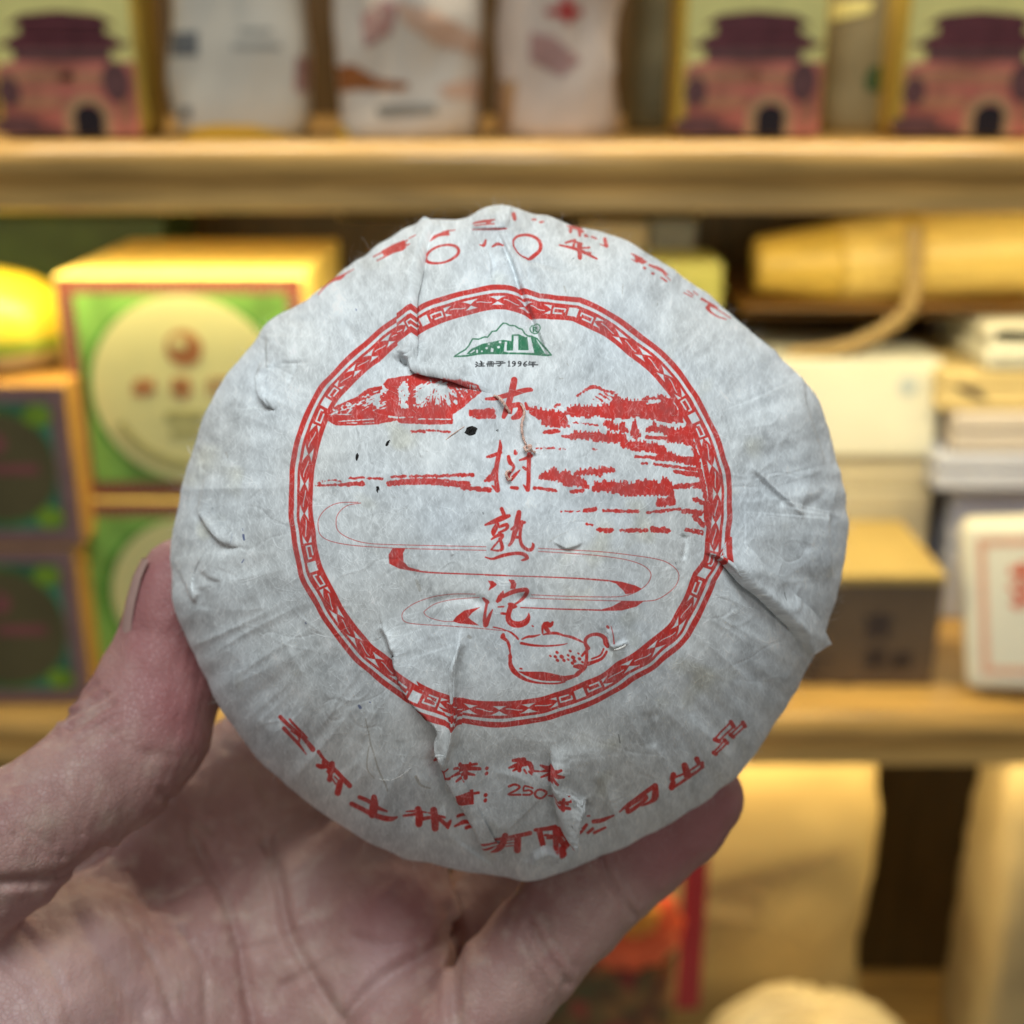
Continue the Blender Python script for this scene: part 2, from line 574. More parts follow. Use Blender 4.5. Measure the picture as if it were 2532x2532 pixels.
# --- teapot
S_('P', [(0, 175, 20), (100, 195, 20), (180, 222, 16), (250, 250, 26), (320, 310, 32), (350, 345, 24)],
   [(235, 620, 46), (240, 700, 60), (280, 780, 72), (340, 840, 60), (430, 900, 48), (560, 945, 34), (720, 965, 25), (900, 965, 25), (1000, 940, 30)],
   [(1310, 480, 46), (1310, 600, 45), (1290, 720, 60), (1240, 780, 62), (1150, 850, 40)], [(1305, 505, 40), (1245, 575, 36)],
   [(400, 345, 18), (480, 310, 34), (560, 305, 36), (660, 280, 14)],
   [(700, 280, 20), (800, 262, 40), (900, 265, 40), (980, 292, 30), (1080, 312, 40), (1180, 350, 34), (1280, 398, 18)],
   [(692, 262, 25), (692, 170, 40), (740, 122, 60), (800, 150, 70), (832, 108, 34)], [(740, 190, 70), (782, 250, 50)],
   [(390, 400, 40), (550, 430, 34), (750, 440, 26), (950, 425, 20), (1040, 405, 10)],
   [(1330, 470, 60), (1290, 400, 52), (1305, 330, 46), (1380, 283, 46), (1480, 278, 52), (1560, 325, 62), (1582, 400, 75), (1605, 448, 46)],
   [(1550, 480, 28), (1500, 570, 28), (1380, 620, 24)], [(1590, 520, 36), (1530, 610, 40), (1420, 660, 48), (1330, 690, 58)],
   [(1652, 160, 12), (1680, 280, 14), (1692, 400, 26)], [(1600, 165, 40), (1615, 180, 36)], [(375, 755, 24), (400, 760, 26)])
P_('P', [(100, 290), (130, 255), (155, 260), (175, 320), (220, 370), (245, 440), (245, 520), (265, 600), (250, 640), (215, 640), (205, 570), (225, 540), (205, 450), (180, 380), (120, 345), (95, 325)])
P_('P', [(340, 795), (500, 800), (700, 800), (850, 830), (930, 850), (1000, 860), (1130, 840), (1180, 790), (1230, 760), (1270, 780), (1200, 860), (1080, 910), (1000, 940), (900, 932), (700, 930), (560, 900), (440, 850)])
P_('P', [(1120, 710), (1200, 690), (1260, 700), (1240, 790), (1200, 765), (1120, 740)])
for x, y, s in ((895, 530, 38), (1080, 510, 32), (800, 580, 28), (870, 590, 40), (960, 590, 52), (1050, 570, 30), (1120, 600, 52), (1195, 545, 26), (900, 640, 40), (990, 640, 40), (1050, 630, 30), (1140, 650, 46), (1110, 680, 40), (1210, 620, 42), (1250, 665, 30), (552, 160, 22)):
    S_('P', [(x - 6, y - 4, s), (x + 6, y + 5, s)])

# --- landscape (woodcut edges)
MT = [(170, 415), (400, 310), (500, 232), (560, 220), (640, 210), (690, 140), (900, 105), (960, 75), (1070, 120), (1250, 140), (1400, 165), (1560, 205), (1590, 260), (1480, 350), (1400, 420), (1310, 480), (1310, 572), (1100, 578), (800, 562), (780, 538), (560, 580), (200, 590), (110, 540), (140, 470)]
rough(lambda l: poly(l, cv('M', MT)), 2, 0.16)
for P in ([(830, 160), (890, 150), (885, 300), (870, 445), (820, 400), (840, 330), (780, 250)],
          [(1090, 150), (1240, 160), (1270, 280), (1180, 335), (1120, 280), (1040, 330), (970, 400), (935, 390), (990, 260), (1050, 180)],
          [(640, 205), (715, 240), (620, 310), (600, 400), (545, 405), (575, 330)],
          [(165, 450), (330, 470), (260, 420), (380, 350), (200, 425)], [(430, 340), (500, 285), (520, 310), (450, 350)],
          [(1440, 200), (1540, 230), (1500, 280), (1460, 250)]):
    rough(lambda l: poly(l, cv('M', P)), 4, 0.95, 0.66, sub=True)
_r = np.random.default_rng(91)
def streaks_(l):
    for _ in range(95):
        u = _r.uniform(-1, 1)
        x0_, y0_ = 1160 + 70 * u + _r.normal(0, 14), 160 + _r.uniform(0, 60)
        x1_, y1_ = 1110 + 190 * u + _r.normal(0, 18), y0_ + _r.uniform(60, 230)
        stroke(l, cv('M', [(x0_, y0_, 3), ((x0_ + x1_) / 2, (y0_ + y1_) / 2, _r.uniform(5, 11)), (x1_, y1_, 2)]))
    for _ in range(34):
        x0_ = _r.uniform(800, 890); y0_ = _r.uniform(150, 300)
        stroke(l, cv('M', [(x0_, y0_, 4), (x0_ - 8, y0_ + 60, _r.uniform(6, 12)), (x0_ + _r.normal(-4, 12), y0_ + _r.uniform(70, 160), 2)]))
    for _ in range(46):
        x0_ = _r.uniform(190, 690); t_ = (x0_ - 190) / 500; y0_ = _r.uniform(440 - 230 * t_, 470 - 60 * t_)
        stroke(l, cv('M', [(x0_, y0_, 2), (x0_ - 30, y0_ + 14, _r.uniform(4, 9)), (x0_ - _r.uniform(50, 100), y0_ + _r.uniform(25, 45), 2)]))
    for _ in range(40):
        x0_ = _r.uniform(1230, 1560); y0_ = _r.uniform(190, 300)
        stroke(l, cv('M', [(x0_, y0_, 2), (x0_ + 14, y0_ + 22, _r.uniform(4, 8)), (x0_ + 26, y0_ + 46, 2)]))
rough(streaks_, 1, 0.45, 0.42, sub=True)
for s in ([(110, 485, 8), (340, 482, 10)], [(220, 550, 9), (560, 525, 8)], [(700, 500, 14), (780, 510, 16)], [(980, 525, 9), (1290, 525, 10)], [(300, 565, 6), (560, 560, 7)], [(800, 512, 8), (930, 505, 8)]):
    rough(lambda l: stroke(l, cv('M', s)), 1, 0.35, 0.45, sub=True)
for s in ([(1160, 345, 30), (1170, 370, 30)], [(1265, 350, 36), (1270, 360, 30)], [(1335, 360, 36), (1340, 372, 28)], [(1310, 280, 24), (1330, 300, 22)], [(1020, 380, 26), (1015, 410, 26)]):
    rough(lambda l: stroke(l, cv('M', s)), 2, 0.3, 0.5, sub=True)
for s in ([(920, 645, 22), (1040, 642, 26)], [(1060, 630, 14), (1290, 650, 16)], [(0, 1162, 16), (270, 1152, 22)], [(0, 1142, 12), (160, 1110, 14), (250, 1125, 16)], [(290, 1152, 34), (450, 1140, 44)],
          [(320, 1092, 20), (470, 1085, 22)], [(700, 1142, 44), (1000, 1120, 60), (1450, 1150, 60)], [(730, 1078, 26), (1000, 1072, 24), (1500, 1058, 34)], [(1400, 1182, 34), (1660, 1200, 46)], [(480, 1092, 16), (640, 1095, 22)]):
    rough(lambda l: stroke(l, cv('M', s)), 2, 0.40, 0.47)
rough(lambda l: poly(l, cv('M', [(1460, 440), (1720, 418), (1735, 525), (1560, 520), (1470, 495)])), 3, 0.3)
rough(lambda l: poly(l, cv('M', [(1630, 1080), (1700, 1040), (1720, 1110), (1640, 1125)])), 3, 0.3)
for P in ([(400, 440), (450, 400), (560, 412), (700, 408), (800, 400), (860, 300), (900, 340), (960, 350), (1040, 360), (1120, 348), (1220, 312), (1380, 330), (1430, 420), (1490, 500), (1510, 565), (1300, 540), (1180, 520), (1050, 500), (950, 515), (800, 522), (700, 490), (600, 512), (450, 490), (390, 480)],
          [(0, 410), (200, 450), (380, 470), (400, 590), (425, 602), (160, 582), (150, 530), (50, 465)],
          [(740, 580), (820, 540), (840, 580), (885, 590), (870, 640), (820, 632)], [(890, 605), (930, 560), (945, 600), (975, 650), (900, 642)],
          [(1000, 672), (1030, 560), (1045, 540), (1062, 630), (1105, 705), (1040, 702)],
          [(1150, 650), (1150, 610), (1200, 600), (1220, 565), (1260, 600), (1400, 620), (1440, 640), (1520, 600), (1540, 570), (1575, 620), (1620, 800), (1500, 750), (1350, 742), (1360, 690), (1280, 640)],
          [(410, 695), (460, 660), (560, 658), (700, 652), (740, 690), (780, 668), (930, 668), (975, 740), (850, 748), (740, 742), (560, 712), (430, 712)],
          [(890, 755), (1080, 740), (1180, 760), (1310, 780), (1340, 840), (1480, 900), (1640, 930), (1640, 970), (1450, 935), (1320, 895), (1210, 835), (1040, 822), (930, 792)],
          [(1590, 700), (1645, 900), (1700, 1110), (1730, 1300), (1735, 1540), (1710, 1540), (1705, 1300), (1660, 1080), (1610, 880)],
          [(130, 1090), (150, 1040), (200, 1050), (270, 995), (330, 1060), (370, 1018), (420, 1050), (480, 1080), (560, 1110), (600, 1182), (480, 1162), (380, 1158), (300, 1112), (200, 1092)],
          [(470, 1052), (520, 1020), (720, 1000), (760, 982), (860, 1020), (730, 1045), (720, 1075), (640, 1052)],
          [(635, 1205), (660, 1138), (740, 1130), (850, 1128), (1000, 1150), (1180, 1108), (1280, 1150), (1320, 1088), (1370, 1120), (1405, 1180), (1412, 1290), (1380, 1292), (1370, 1245), (1200, 1252), (950, 1252), (800, 1220)],
          [(1245, 1345), (1260, 1288), (1400, 1278), (1430, 1330), (1330, 1355)]):
    def rows_(l, P=P):
        Q = cv('F', P)
        poly(l, Q)
        for i in range(len(Q)):
            a_, b_ = Q[i], Q[(i + 1) % len(Q)]
            for k in range(int(math.hypot(b_[0] - a_[0], b_[1] - a_[1]) / 5.0)):
                u = rng.uniform(); x = a_[0] + (b_[0] - a_[0]) * u; y = a_[1] + (b_[1] - a_[1]) * u
                hh = rng.uniform(2.5, 7.5)
                stroke(l, [(x, y + 2, 4.6), (x + rng.normal(0, .6), y - hh, 2.4)])
    rough(rows_, 1, 0.30)
rough(lambda l: poly(l, cv('F', [(1090, 380), (1200, 335), (1300, 350), (1280, 375), (1160, 378)])), 3, 0.35, 0.6, sub=True)
for s in ([(490, 312, 22), (560, 258, 26), (620, 225, 26), (690, 228, 24), (760, 258, 24), (870, 295, 26)], [(670, 310, 12), (790, 400, 14)], [(700, 285, 12), (840, 372, 14)], [(750, 275, 12), (860, 345, 16)], [(640, 330, 8), (760, 400, 12)],
          [(390, 552, 10), (690, 586, 14)], [(280, 400, 26), (320, 390, 22)], [(80, 1182, 30), (290, 1210, 26)], [(430, 1222, 30), (545, 1210, 32)], [(555, 1402, 24), (665, 1388, 44)], [(740, 1400, 26), (1080, 1412, 28)], [(1165, 1422, 26), (1480, 1385, 26)],
          [(1510, 1412, 30), (1670, 1420, 46)], [(1420, 1170, 40), (1690, 1160, 60)], [(1610, 1290, 46), (1690, 1322, 40)], [(95, 802, 12), (275, 804, 18)], [(305, 812, 12), (380, 815, 14)], [(180, 652, 34), (310, 640, 34)], [(350, 690, 26), (420, 695, 22)],
          [(1045, 885, 26), (1200, 890, 24)], [(1200, 895, 40), (1640, 920, 60)], [(1215, 960, 22), (1400, 980, 18), (1660, 1012, 40)], [(1420, 1030, 24), (1670, 1062, 56)], [(1100, 950, 20), (1160, 955, 22)], [(640, 815, 12), (680, 816, 14)],
          [(1580, 800, 20), (1660, 905, 30)], [(1150, 700, 30), (1340, 715, 30)], [(300, 1410, 10), (520, 1405, 12)]):
    rough(lambda l: stroke(l, cv('F', s)), 2, 0.42, 0.46)
for s in ([(835, 326, 34), (925, 330, 36)], [(1000, 332, 26), (1180, 330, 26)], [(1230, 322, 44), (1340, 330, 40)], [(740, 285, 14), (790, 290, 14)], [(1450, 190, 30), (1580, 200, 40)], [(1480, 330, 30), (1590, 345, 40)], [(1540, 230, 40), (1600, 290, 40)]):
    rough(lambda l: stroke(l, cv('D', s)), 2, 0.45, 0.47)

# --- registered mark
for P, sub in (([(345, 610), (420, 530), (600, 450), (850, 400), (930, 390), (1010, 400), (1060, 410), (1065, 305), (1180, 300), (1280, 345), (1380, 330), (1450, 365), (1625, 625), (1350, 620), (900, 610), (500, 605), (400, 618)], False),
               ([(955, 420), (988, 420), (985, 560), (1085, 560), (1098, 325), (1168, 325), (1170, 555), (1335, 555), (1313, 345), (1367, 345), (1424, 597), (1000, 588), (938, 575)], True),
               ([(1458, 388), (1470, 388), (1642, 600), (1600, 612)], True), ([(388, 600), (470, 540), (482, 560), (420, 600)], True), ([(500, 545), (527, 545), (527, 595), (500, 595)], True), ([(735, 512), (777, 530), (770, 582), (728, 577)], True)):
    P_('L', P, GREEN, sub)
for x, y, s in ((880, 425, 34), (855, 505, 38), (665, 520, 34), (700, 455, 24), (590, 570, 24)):
    stroke(GREEN, cv('L', [(x - 4, y, s), (x + 4, y, s)]), sub=True)
for s in ([(150, 655), (230, 600), (330, 540), (380, 480), (440, 370), (540, 375), (630, 340), (680, 345), (750, 255), (820, 245), (890, 160), (930, 122), (980, 130), (1030, 160), (1110, 165), (1180, 210), (1230, 220), (1270, 290), (1320, 325), (1380, 330), (1470, 365), (1560, 480), (1690, 632)],):
    pts = cv('L', s)
    for i in range(len(pts) - 1):
        stroke(GREEN, [pts[i], pts[i + 1]], w=3.6)
stroke(GREEN, cv('L', [(150, 655, 24), (340, 642, 30), (600, 606, 26), (900, 606, 26), (1200, 608, 28), (1690, 638, 24)]))
stroke(GREEN, [(1322.8 + 12.4 * math.cos(t), 813.4 + 10.8 * math.sin(t), 2.8) for t in np.linspace(0, 2 * math.pi, 30)], smooth=False)
S_('L', [(1412, 172, 20), (1412, 255, 20)], [(1412, 178, 16), (1452, 190, 20), (1448, 212, 16), (1415, 220, 14)], [(1432, 222, 16), (1464, 255, 18)], layer=GREEN)
S_('L', [(498, 742, 16), (520, 760, 16)], [(485, 775, 12), (512, 786, 14)], [(490, 816, 18), (532, 788, 12)], [(568, 728, 16), (588, 744, 18)], [(545, 766, 12), (622, 758, 14)], [(582, 752, 16), (582, 802, 18)], [(545, 785, 10), (614, 782, 12)], [(535, 808, 14), (634, 804, 16)],
   [(690, 736, 14), (682, 806, 18)], [(690, 738, 12), (770, 738, 14), (765, 808, 18)], [(720, 740, 16), (716, 806, 16)], [(745, 740, 16), (742, 806, 16)], [(665, 772, 14), (792, 767, 14)],
   [(820, 736, 14), (926, 732, 14)], [(808, 766, 14), (958, 754, 18)], [(880, 736, 18), (890, 780, 20), (866, 802, 20), (838, 796, 10)],
   [(1118, 758, 18), (1096, 774, 12), (1074, 758, 16), (1086, 734, 12), (1112, 734, 12), (1122, 760, 20), (1112, 794, 16), (1078, 810, 12)], [(1210, 758, 18), (1188, 774, 12), (1166, 758, 16), (1178, 734, 12), (1204, 734, 12), (1214, 760, 20), (1204, 794, 16), (1170, 810, 12)],
   [(1302, 732, 12), (1264, 758, 18), (1256, 790, 20), (1276, 812, 12), (1300, 792, 18), (1280, 770, 12), (1258, 784, 12)],
   [(1345, 746, 12), (1442, 744, 14)], [(1352, 734, 16), (1334, 766, 12)], [(1345, 772, 14), (1432, 769, 12)], [(1318, 790, 12), (1478, 786, 16)], [(1402, 746, 20), (1404, 814, 20)], [(1362, 770, 14), (1360, 788, 14)], layer=BLACK)
S_("L", [(1004, 745, 8), (1022, 732, 16), (1022, 800, 20)], [(1000, 806, 9), (1044, 806, 9)], [(1022, 730, 20), (1022, 806, 20)], layer=BLACK)
# --- maker's line along the lower edge
S_('V', [(50, 105, 34), (140, 190, 34), (270, 310, 30), (400, 462, 46)], [(155, 130, 20), (250, 240, 22), (338, 338, 16)], [(95, 228, 36), (165, 310, 30), (250, 412, 26), (330, 518, 8)], [(175, 255, 24), (250, 320, 22), (245, 400, 18)],
   [(465, 485, 32), (525, 570, 26), (640, 680, 36), (808, 848, 44)], [(612, 620, 50), (602, 690, 62)], [(455, 638, 34), (500, 652, 42), (560, 650, 32), (602, 735, 30)], [(518, 590, 32), (522, 634, 36)], [(600, 700, 30), (588, 785, 50)], [(560, 700, 20), (655, 835, 14)], [(640, 755, 14), (700, 810, 16)], [(705, 815, 54), (678, 928, 54)])
S_('V', [(915, 975, 34), (1020, 1020, 36), (1120, 1085, 34), (1215, 1125, 18)], [(1075, 975, 50), (1075, 1060, 75), (1060, 1155, 70)], [(830, 1045, 40), (950, 1105, 40), (1080, 1165, 44), (1240, 1210, 44), (1320, 1195, 20)],
   [(1420, 1135, 12), (1530, 1132, 22), (1640, 1148, 12)], [(1395, 1180, 22), (1520, 1165, 26)], [(1550, 1115, 60), (1565, 1190, 66), (1560, 1265, 60)], [(1720, 1125, 60), (1735, 1220, 66), (1738, 1310, 58)],
   [(1600, 1215, 34), (1700, 1195, 26)], [(1660, 1150, 12), (1840, 1195, 22)], [(1770, 1200, 30), (1880, 1290, 40)])
S_('T', [(390, 897, 32), (475, 882, 32)], [(350, 1002, 20), (460, 970, 40), (530, 975, 30)], [(490, 1030, 34), (555, 1012, 34)],
   [(690, 1150, 24), (920, 1122, 34), (1260, 1068, 46)], [(690, 1217, 34), (885, 1190, 24)], [(962, 1085, 62), (925, 1200, 70), (855, 1265, 50), (792, 1268, 18)], [(1112, 1135, 70), (1106, 1265, 70)], [(960, 1152, 12), (1065, 1138, 14)], [(960, 1187, 12), (1062, 1177, 14)], [(970, 1222, 12), (1060, 1212, 14)],
   [(1320, 1030, 34), (1425, 1018, 40), (1530, 1010, 46)], [(1372, 1045, 60), (1412, 1205, 60)], [(1440, 1090, 26), (1520, 1112, 48), (1465, 1132, 24)], [(1562, 1015, 58), (1572, 1240, 58)], [(1600, 1030, 56), (1722, 1150, 66), (1622, 1280, 48)], [(1592, 1105, 56), (1655, 1200, 58)],
   [(230, 242, 26), (292, 222, 22)], [(242, 262, 40), (242, 380, 26)], [(262, 345, 28), (312, 340, 30)], [(150, 90, 55), (155, 180, 64)], [(115, 212, 28), (155, 185, 40)],
   [(738, 295, 32), (746, 285, 32)], [(735, 356, 32), (743, 346, 32)], [(1280, 325, 22), (1400, 332, 16)], [(725, 612, 36), (732, 604, 36)], [(722, 676, 34), (730, 666, 34)], [(580, 585, 26), (645, 580, 28)],
   [(1008, 506, 26), (1075, 484, 24), (1135, 510, 24), (1095, 552, 22), (1000, 602, 20), (1145, 605, 22)], [(1292, 528, 18), (1195, 500, 18), (1182, 560, 18), (1245, 552, 22), (1288, 582, 24), (1250, 607, 22), (1175, 606, 20)],
   [(1390, 545, 22), (1450, 575, 28), (1450, 620, 28), (1395, 655, 22), (1330, 630, 24), (1318, 585, 24), (1350, 550, 22), (1392, 545, 20)], [(1480, 640, 10), (1590, 652, 24)])
P_('T', [(383, 552), (580, 535), (592, 690), (400, 692)])
S_('T', [(370, 240, 26), (500, 246, 26), (622, 234, 28)], [(428, 226, 30), (442, 275, 30)], [(545, 226, 30), (528, 275, 26)], [(335, 325, 20), (485, 285, 46), (660, 294, 34)], [(490, 262, 42), (490, 392, 46)], [(392, 384, 22), (470, 342, 38)], [(505, 342, 38), (595, 366, 22)],
   [(1060, 200, 34), (1185, 192, 50)], [(1010, 287, 20), (1100, 256, 44), (1205, 240, 50)], [(1055, 322, 18), (1140, 272, 44)], [(1122, 182, 30), (1132, 315, 44)], [(1200, 222, 40), (1262, 250, 50), (1282, 332, 40), (1245, 332, 20)], [(1190, 312, 22), (1216, 352, 20)], [(1255, 338, 24), (1282, 370, 14)],
   [(1388, 260, 22), (1480, 292, 42), (1616, 265, 26)], [(1400, 332, 18), (1515, 318, 46), (1645, 346, 28)], [(1512, 282, 50), (1498, 432, 44)], [(1392, 398, 18), (1480, 370, 36)], [(1530, 380, 36), (1576, 426, 22)],
   [(1590, 650, 26), (1722, 614, 22)], [(1640, 592, 34), (1630, 702, 50)], [(1580, 692, 30), (1712, 696, 24)], [(1600, 622, 22), (1685, 652, 30)])
S_('Q', [(20, 1320, 30), (85, 1240, 28)], [(160, 1205, 34), (260, 1195, 36), (375, 1140, 14)], [(100, 1325, 26), (150, 1285, 30)], [(170, 1325, 26), (290, 1275, 18)], [(95, 1147, 12), (120, 1145, 12)],
   [(440, 1105, 14), (525, 1035, 26), (660, 945, 34), (820, 832, 38)], [(820, 835, 46), (820, 950, 56), (775, 1005, 30), (680, 1045, 16)], [(560, 1010, 16), (760, 890, 16)], [(520, 1080, 36), (545, 1050, 20), (715, 940, 30)], [(722, 950, 34), (715, 985, 30), (545, 1105, 34), (522, 1085, 36)],
   [(1000, 760, 44), (1012, 718, 48)], [(1012, 750, 18), (1150, 690, 18), (1290, 595, 18)], [(1318, 590, 30), (1318, 630, 36)], [(1130, 615, 52), (1162, 720, 64)], [(1258, 545, 44), (1280, 590, 38)], [(992, 850, 48), (1008, 800, 44)], [(1010, 850, 22), (1160, 750, 26), (1310, 640, 24)])
for Pq in ([(1450, 340), (1625, 155), (1655, 205), (1500, 360)], [(1620, 290), (1750, 160), (1772, 200), (1650, 315)], [(1440, 480), (1560, 350), (1588, 380), (1465, 495)]):
    pts = cv('Q', Pq)
    for i in range(4):
        stroke(RED, [pts[i], pts[(i + 1) % 4]], w=10.5 if i % 2 else 4.8)
# --- arc of characters over the top
S_('U', [(830 - 150 + 150 * math.cos(t) * 0.97 - 2, 518 + 75 * math.sin(t) - 26 * math.cos(t), 15 + 8 * abs(math.cos(t))) for t in np.linspace(0, 2 * math.pi, 26)])
S_('U', [(1300, 400, 18), (1340, 366, 20), (1420, 355, 22), (1500, 385, 24), (1535, 440, 28), (1520, 500, 28), (1455, 552, 28), (1425, 565, 16)],
   [(1296, 405, 14), (1302, 455, 12), (1350, 522, 12), (1425, 562, 16)], [(1008, 440, 14), (1040, 435, 26), (1056, 395, 16)], [(1115, 452, 14), (1160, 430, 26), (1208, 435, 12)], [(80, 540, 10), (260, 450, 14), (455, 375, 8)], [(110, 577, 8), (260, 500, 14), (405, 453, 10)],  # first stroke paints a fold's shadow in red, closing the right-hand ring
   [(690, 322, 10), (790, 310, 8)], [(950, 255, 14), (1040, 240, 22), (1135, 230, 12)], [(960, 277, 8), (1130, 264, 12)], [(1075, 252, 26), (1095, 245, 22)], [(940, 300, 6), (1240, 303, 8)], [(1300, 170, 30), (1310, 210, 30)], [(1465, 220, 16), (1490, 222, 16)], [(1530, 244, 16), (1555, 240, 16)])
P_('U', [(150, 488), (260, 430), (350, 398), (372, 440), (340, 490), (170, 532)])
P_('U', [(565, 402), (605, 348), (735, 305), (745, 357), (650, 362)])
S_('A', [(420, 210, 14), (540, 140, 26), (640, 95, 14), (722, 48, 6)], [(440, 250, 8), (510, 170, 16), (562, 130, 28), (610, 122, 22), (650, 100, 8)])
S_('R', [(130, 485, 14), (320, 532, 28), (485, 617, 16)], [(278, 435, 22), (190, 462, 18)], [(240, 440, 16), (345, 470, 18)], [(270, 470, 20), (260, 510, 20)], [(322, 480, 42), (325, 605, 34)], [(340, 510, 14), (415, 506, 18)], [(350, 545, 12), (425, 560, 18)],
   [(205, 300, 10), (300, 322, 28), (352, 352, 22)], [(240, 312, 28), (235, 355, 26)], [(322, 330, 38), (325, 390, 22)], [(380, 390, 28), (402, 400, 12)], [(440, 402, 18), (485, 422, 12)], [(562, 425, 28), (580, 492, 32)], [(520, 475, 8), (580, 500, 14)],
   [(815, 570, 8), (880, 605, 20), (960, 650, 10)], [(815, 622, 6), (870, 655, 10)], [(985, 680, 18), (1090, 722, 28), (1160, 770, 12)], [(1112, 740, 14), (1142, 782, 12)], [(1100, 800, 14), (1152, 832, 16)], [(1150, 790, 8), (1188, 822, 8)], [(935, 708, 20), (945, 712, 20)], [(1015, 760, 20), (1025, 763, 20)],
   [(1320, 940, 8), (1400, 978, 10)], [(1350, 920, 8), (1412, 962, 8)], [(1410, 925, 8), (1452, 962, 8)], [(1490, 1000, 22), (1560, 1040, 16), (1640, 1087, 8)], [(1545, 1085, 36), (1565, 1120, 18), (1640, 1170, 10), (1722, 1195, 10)], [(1560, 1062, 30), (1605, 1082, 12), (1762, 1182, 8)])
P_('R', [(845, 588), (920, 608), (962, 660), (920, 672), (850, 640)])

# --- flecks and straw in the handmade paper
S_('V', [(980, 120, 8), (1010, 250, 12), (1040, 420, 14)], [(1020, 420, 10), (1000, 560, 12), (1010, 680, 12), (1080, 770, 8)], [(1050, 430, 10), (1090, 560, 12), (1130, 690, 14), (1200, 830, 16), (1225, 905, 10)], [(1530, 750, 26), (1580, 840, 20), (1680, 880, 12)], layer=BROWN, val=0.75)
S_('J', [(760, 1640, 26), (775, 1690, 22)], layer=BROWN, val=0.5)
S_('B', [(580, 170, 12), (595, 215, 10)], [(1010, 160, 8), (1005, 230, 8)], [(545, 850, 8), (570, 850, 10)], layer=BROWN, val=0.6)
S_('D', [(480, 412, 14), (520, 380, 12), (610, 340, 6)], layer=BROWN, val=0.35)
S_('C', [(1130, 700, 22), (1155, 770, 26)], [(1510, 1110, 22), (1525, 1120, 24)], [(330, 600, 14), (345, 640, 14)], layer=BROWN, val=0.6)
S_('N', [(1020, 690, 26), (1028, 745, 24)], [(1025, 985, 12), (1002, 1020, 12)], [(1010, 610, 6), (1014, 640, 8)], [(1762, 1740, 12), (1766, 1748, 12)], layer=BLUE)
S_('C', [(705, 1620, 16), (715, 1635, 22)], [(310, 1010, 8), (316, 1018, 8)], [(782, 1595, 8), (790, 1598, 8)], layer=BLUE)
S_('A', [(740, 368, 8), (744, 378, 8)], layer=BLUE)
S_('N', [(905, 672, 5), (885, 790, 6)], layer=BLUE, val=0.5)
S_('H', [(968, 905, 10), (972, 980, 8)], [(1420, 280, 10), (1424, 290, 10)], layer=BLACK, val=0.7)
S_('Q', [(430, 290, 8), (445, 375, 10)], layer=BLACK, val=0.7)
S_('S', [(130, 205, 16), (138, 225, 18)], layer=BLACK, val=0.6)
S_('U', [(665, 914, 20), (672, 916, 16)], layer=BLACK, val=0.5)
for _ in range(46):
    a_, b_ = rng.uniform(460, 2050), rng.uniform(560, 2120)
    stroke(BLACK if rng.random() < .5 else BROWN, [(a_, b_, rng.uniform(1.0, 2.6)), (a_ + rng.normal(0, 3), b_ + rng.normal(0, 4), rng.uniform(.8, 2))], val=rng.uniform(.3, .8))
# ================================================================== paper: fibres, mottling, colour and relief images
FIB = np.zeros((PH, PW), np.float32)
def fibres(n, l0, l1, wd, amp, ang_sd, seed):
    r = np.random.default_rng(seed)
    x = r.uniform(0, PW, n); y = r.uniform(0, PH, n)
    L = r.uniform(l0, l1, n); a = math.pi / 2 + r.normal(0, ang_sd, n); k = r.normal(0, 0.022, n)
    A = r.uniform(0.4, 1.0, n) * amp
    m = int(l1)
    for s in range(m):
        on = s < L
        xi = x.astype(int); yi = y.astype(int)
        ok = on & (xi >= 0) & (xi < PW - 1) & (yi >= 0) & (yi < PH - 1)
        fxr = x - xi; fyr = y - yi
        e = A * np.sin(np.clip(math.pi * (s + 0.5) / L, 0, math.pi))
        for ox, oy, wq in ((0, 0, (1 - fxr) * (1 - fyr)), (1, 0, fxr * (1 - fyr)), (0, 1, (1 - fxr) * fyr), (1, 1, fxr * fyr)):
            np.add.at(FIB, (yi[ok] + oy, xi[ok] + ox), (e * wq)[ok])
        x = x + np.cos(a); y = y + np.sin(a)
        a = a + k
fibres(110000, 8, 30, 1, 0.6, 0.40, 21)
fibres(7000, 20, 60, 1, 0.6, 0.8, 22)
fibres(500, 30, 90, 1, 1.0, 1.2, 23)
FIB = blur(FIB, 0.7)
FIB = FIB / (FIB.std() * 3.2)
FIB -= FIB.mean()
FINE = np.clip(FIB, -0.6, 1.2)
MOT = 0.55 * noise2(PH, PW, 46, 31, cx=38) + 0.5 * noise2(PH, PW, 17, 32, cx=12) + 0.35 * noise2(PH, PW, 7, 33, cx=4.5)
STAIN = np.clip(noise2(PH, PW, 120, 34) * 0.7 + noise2(PH, PW, 30, 35) * 0.55 - 1.15, 0, 1)
CENTRE = np.exp(-((RR) / 420.0) ** 4)          # paper pressed thin against the dark leaf

base = np.array([0.695, 0.728, 0.742])
lum = 1 + 0.105 * MOT + 0.21 * FINE - 0.05 * CENTRE * (1 + 0.8 * noise2(PH, PW, 60, 36))
ALB = base[None, None, :] * lum[..., None]
ALB *= 1 - STAIN[..., None] * np.array([0.02, 0.045, 0.13])
blue_t = noise2(PH, PW, 90, 37)[..., None]
ALB *= 1 + blue_t * np.array([-0.010, 0.0, 0.014])


def ink(layer, col, op):
    global ALB
    cov = np.clip(layer * (op + 0.035 * MOT - 0.17 * np.clip(FINE, 0, 1.2)), 0, 1)[..., None]
    ALB = ALB * (1 - cov) + cov * np.array(col) * (1 + 0.10 * MOT[..., None] + 0.2 * FINE[..., None])


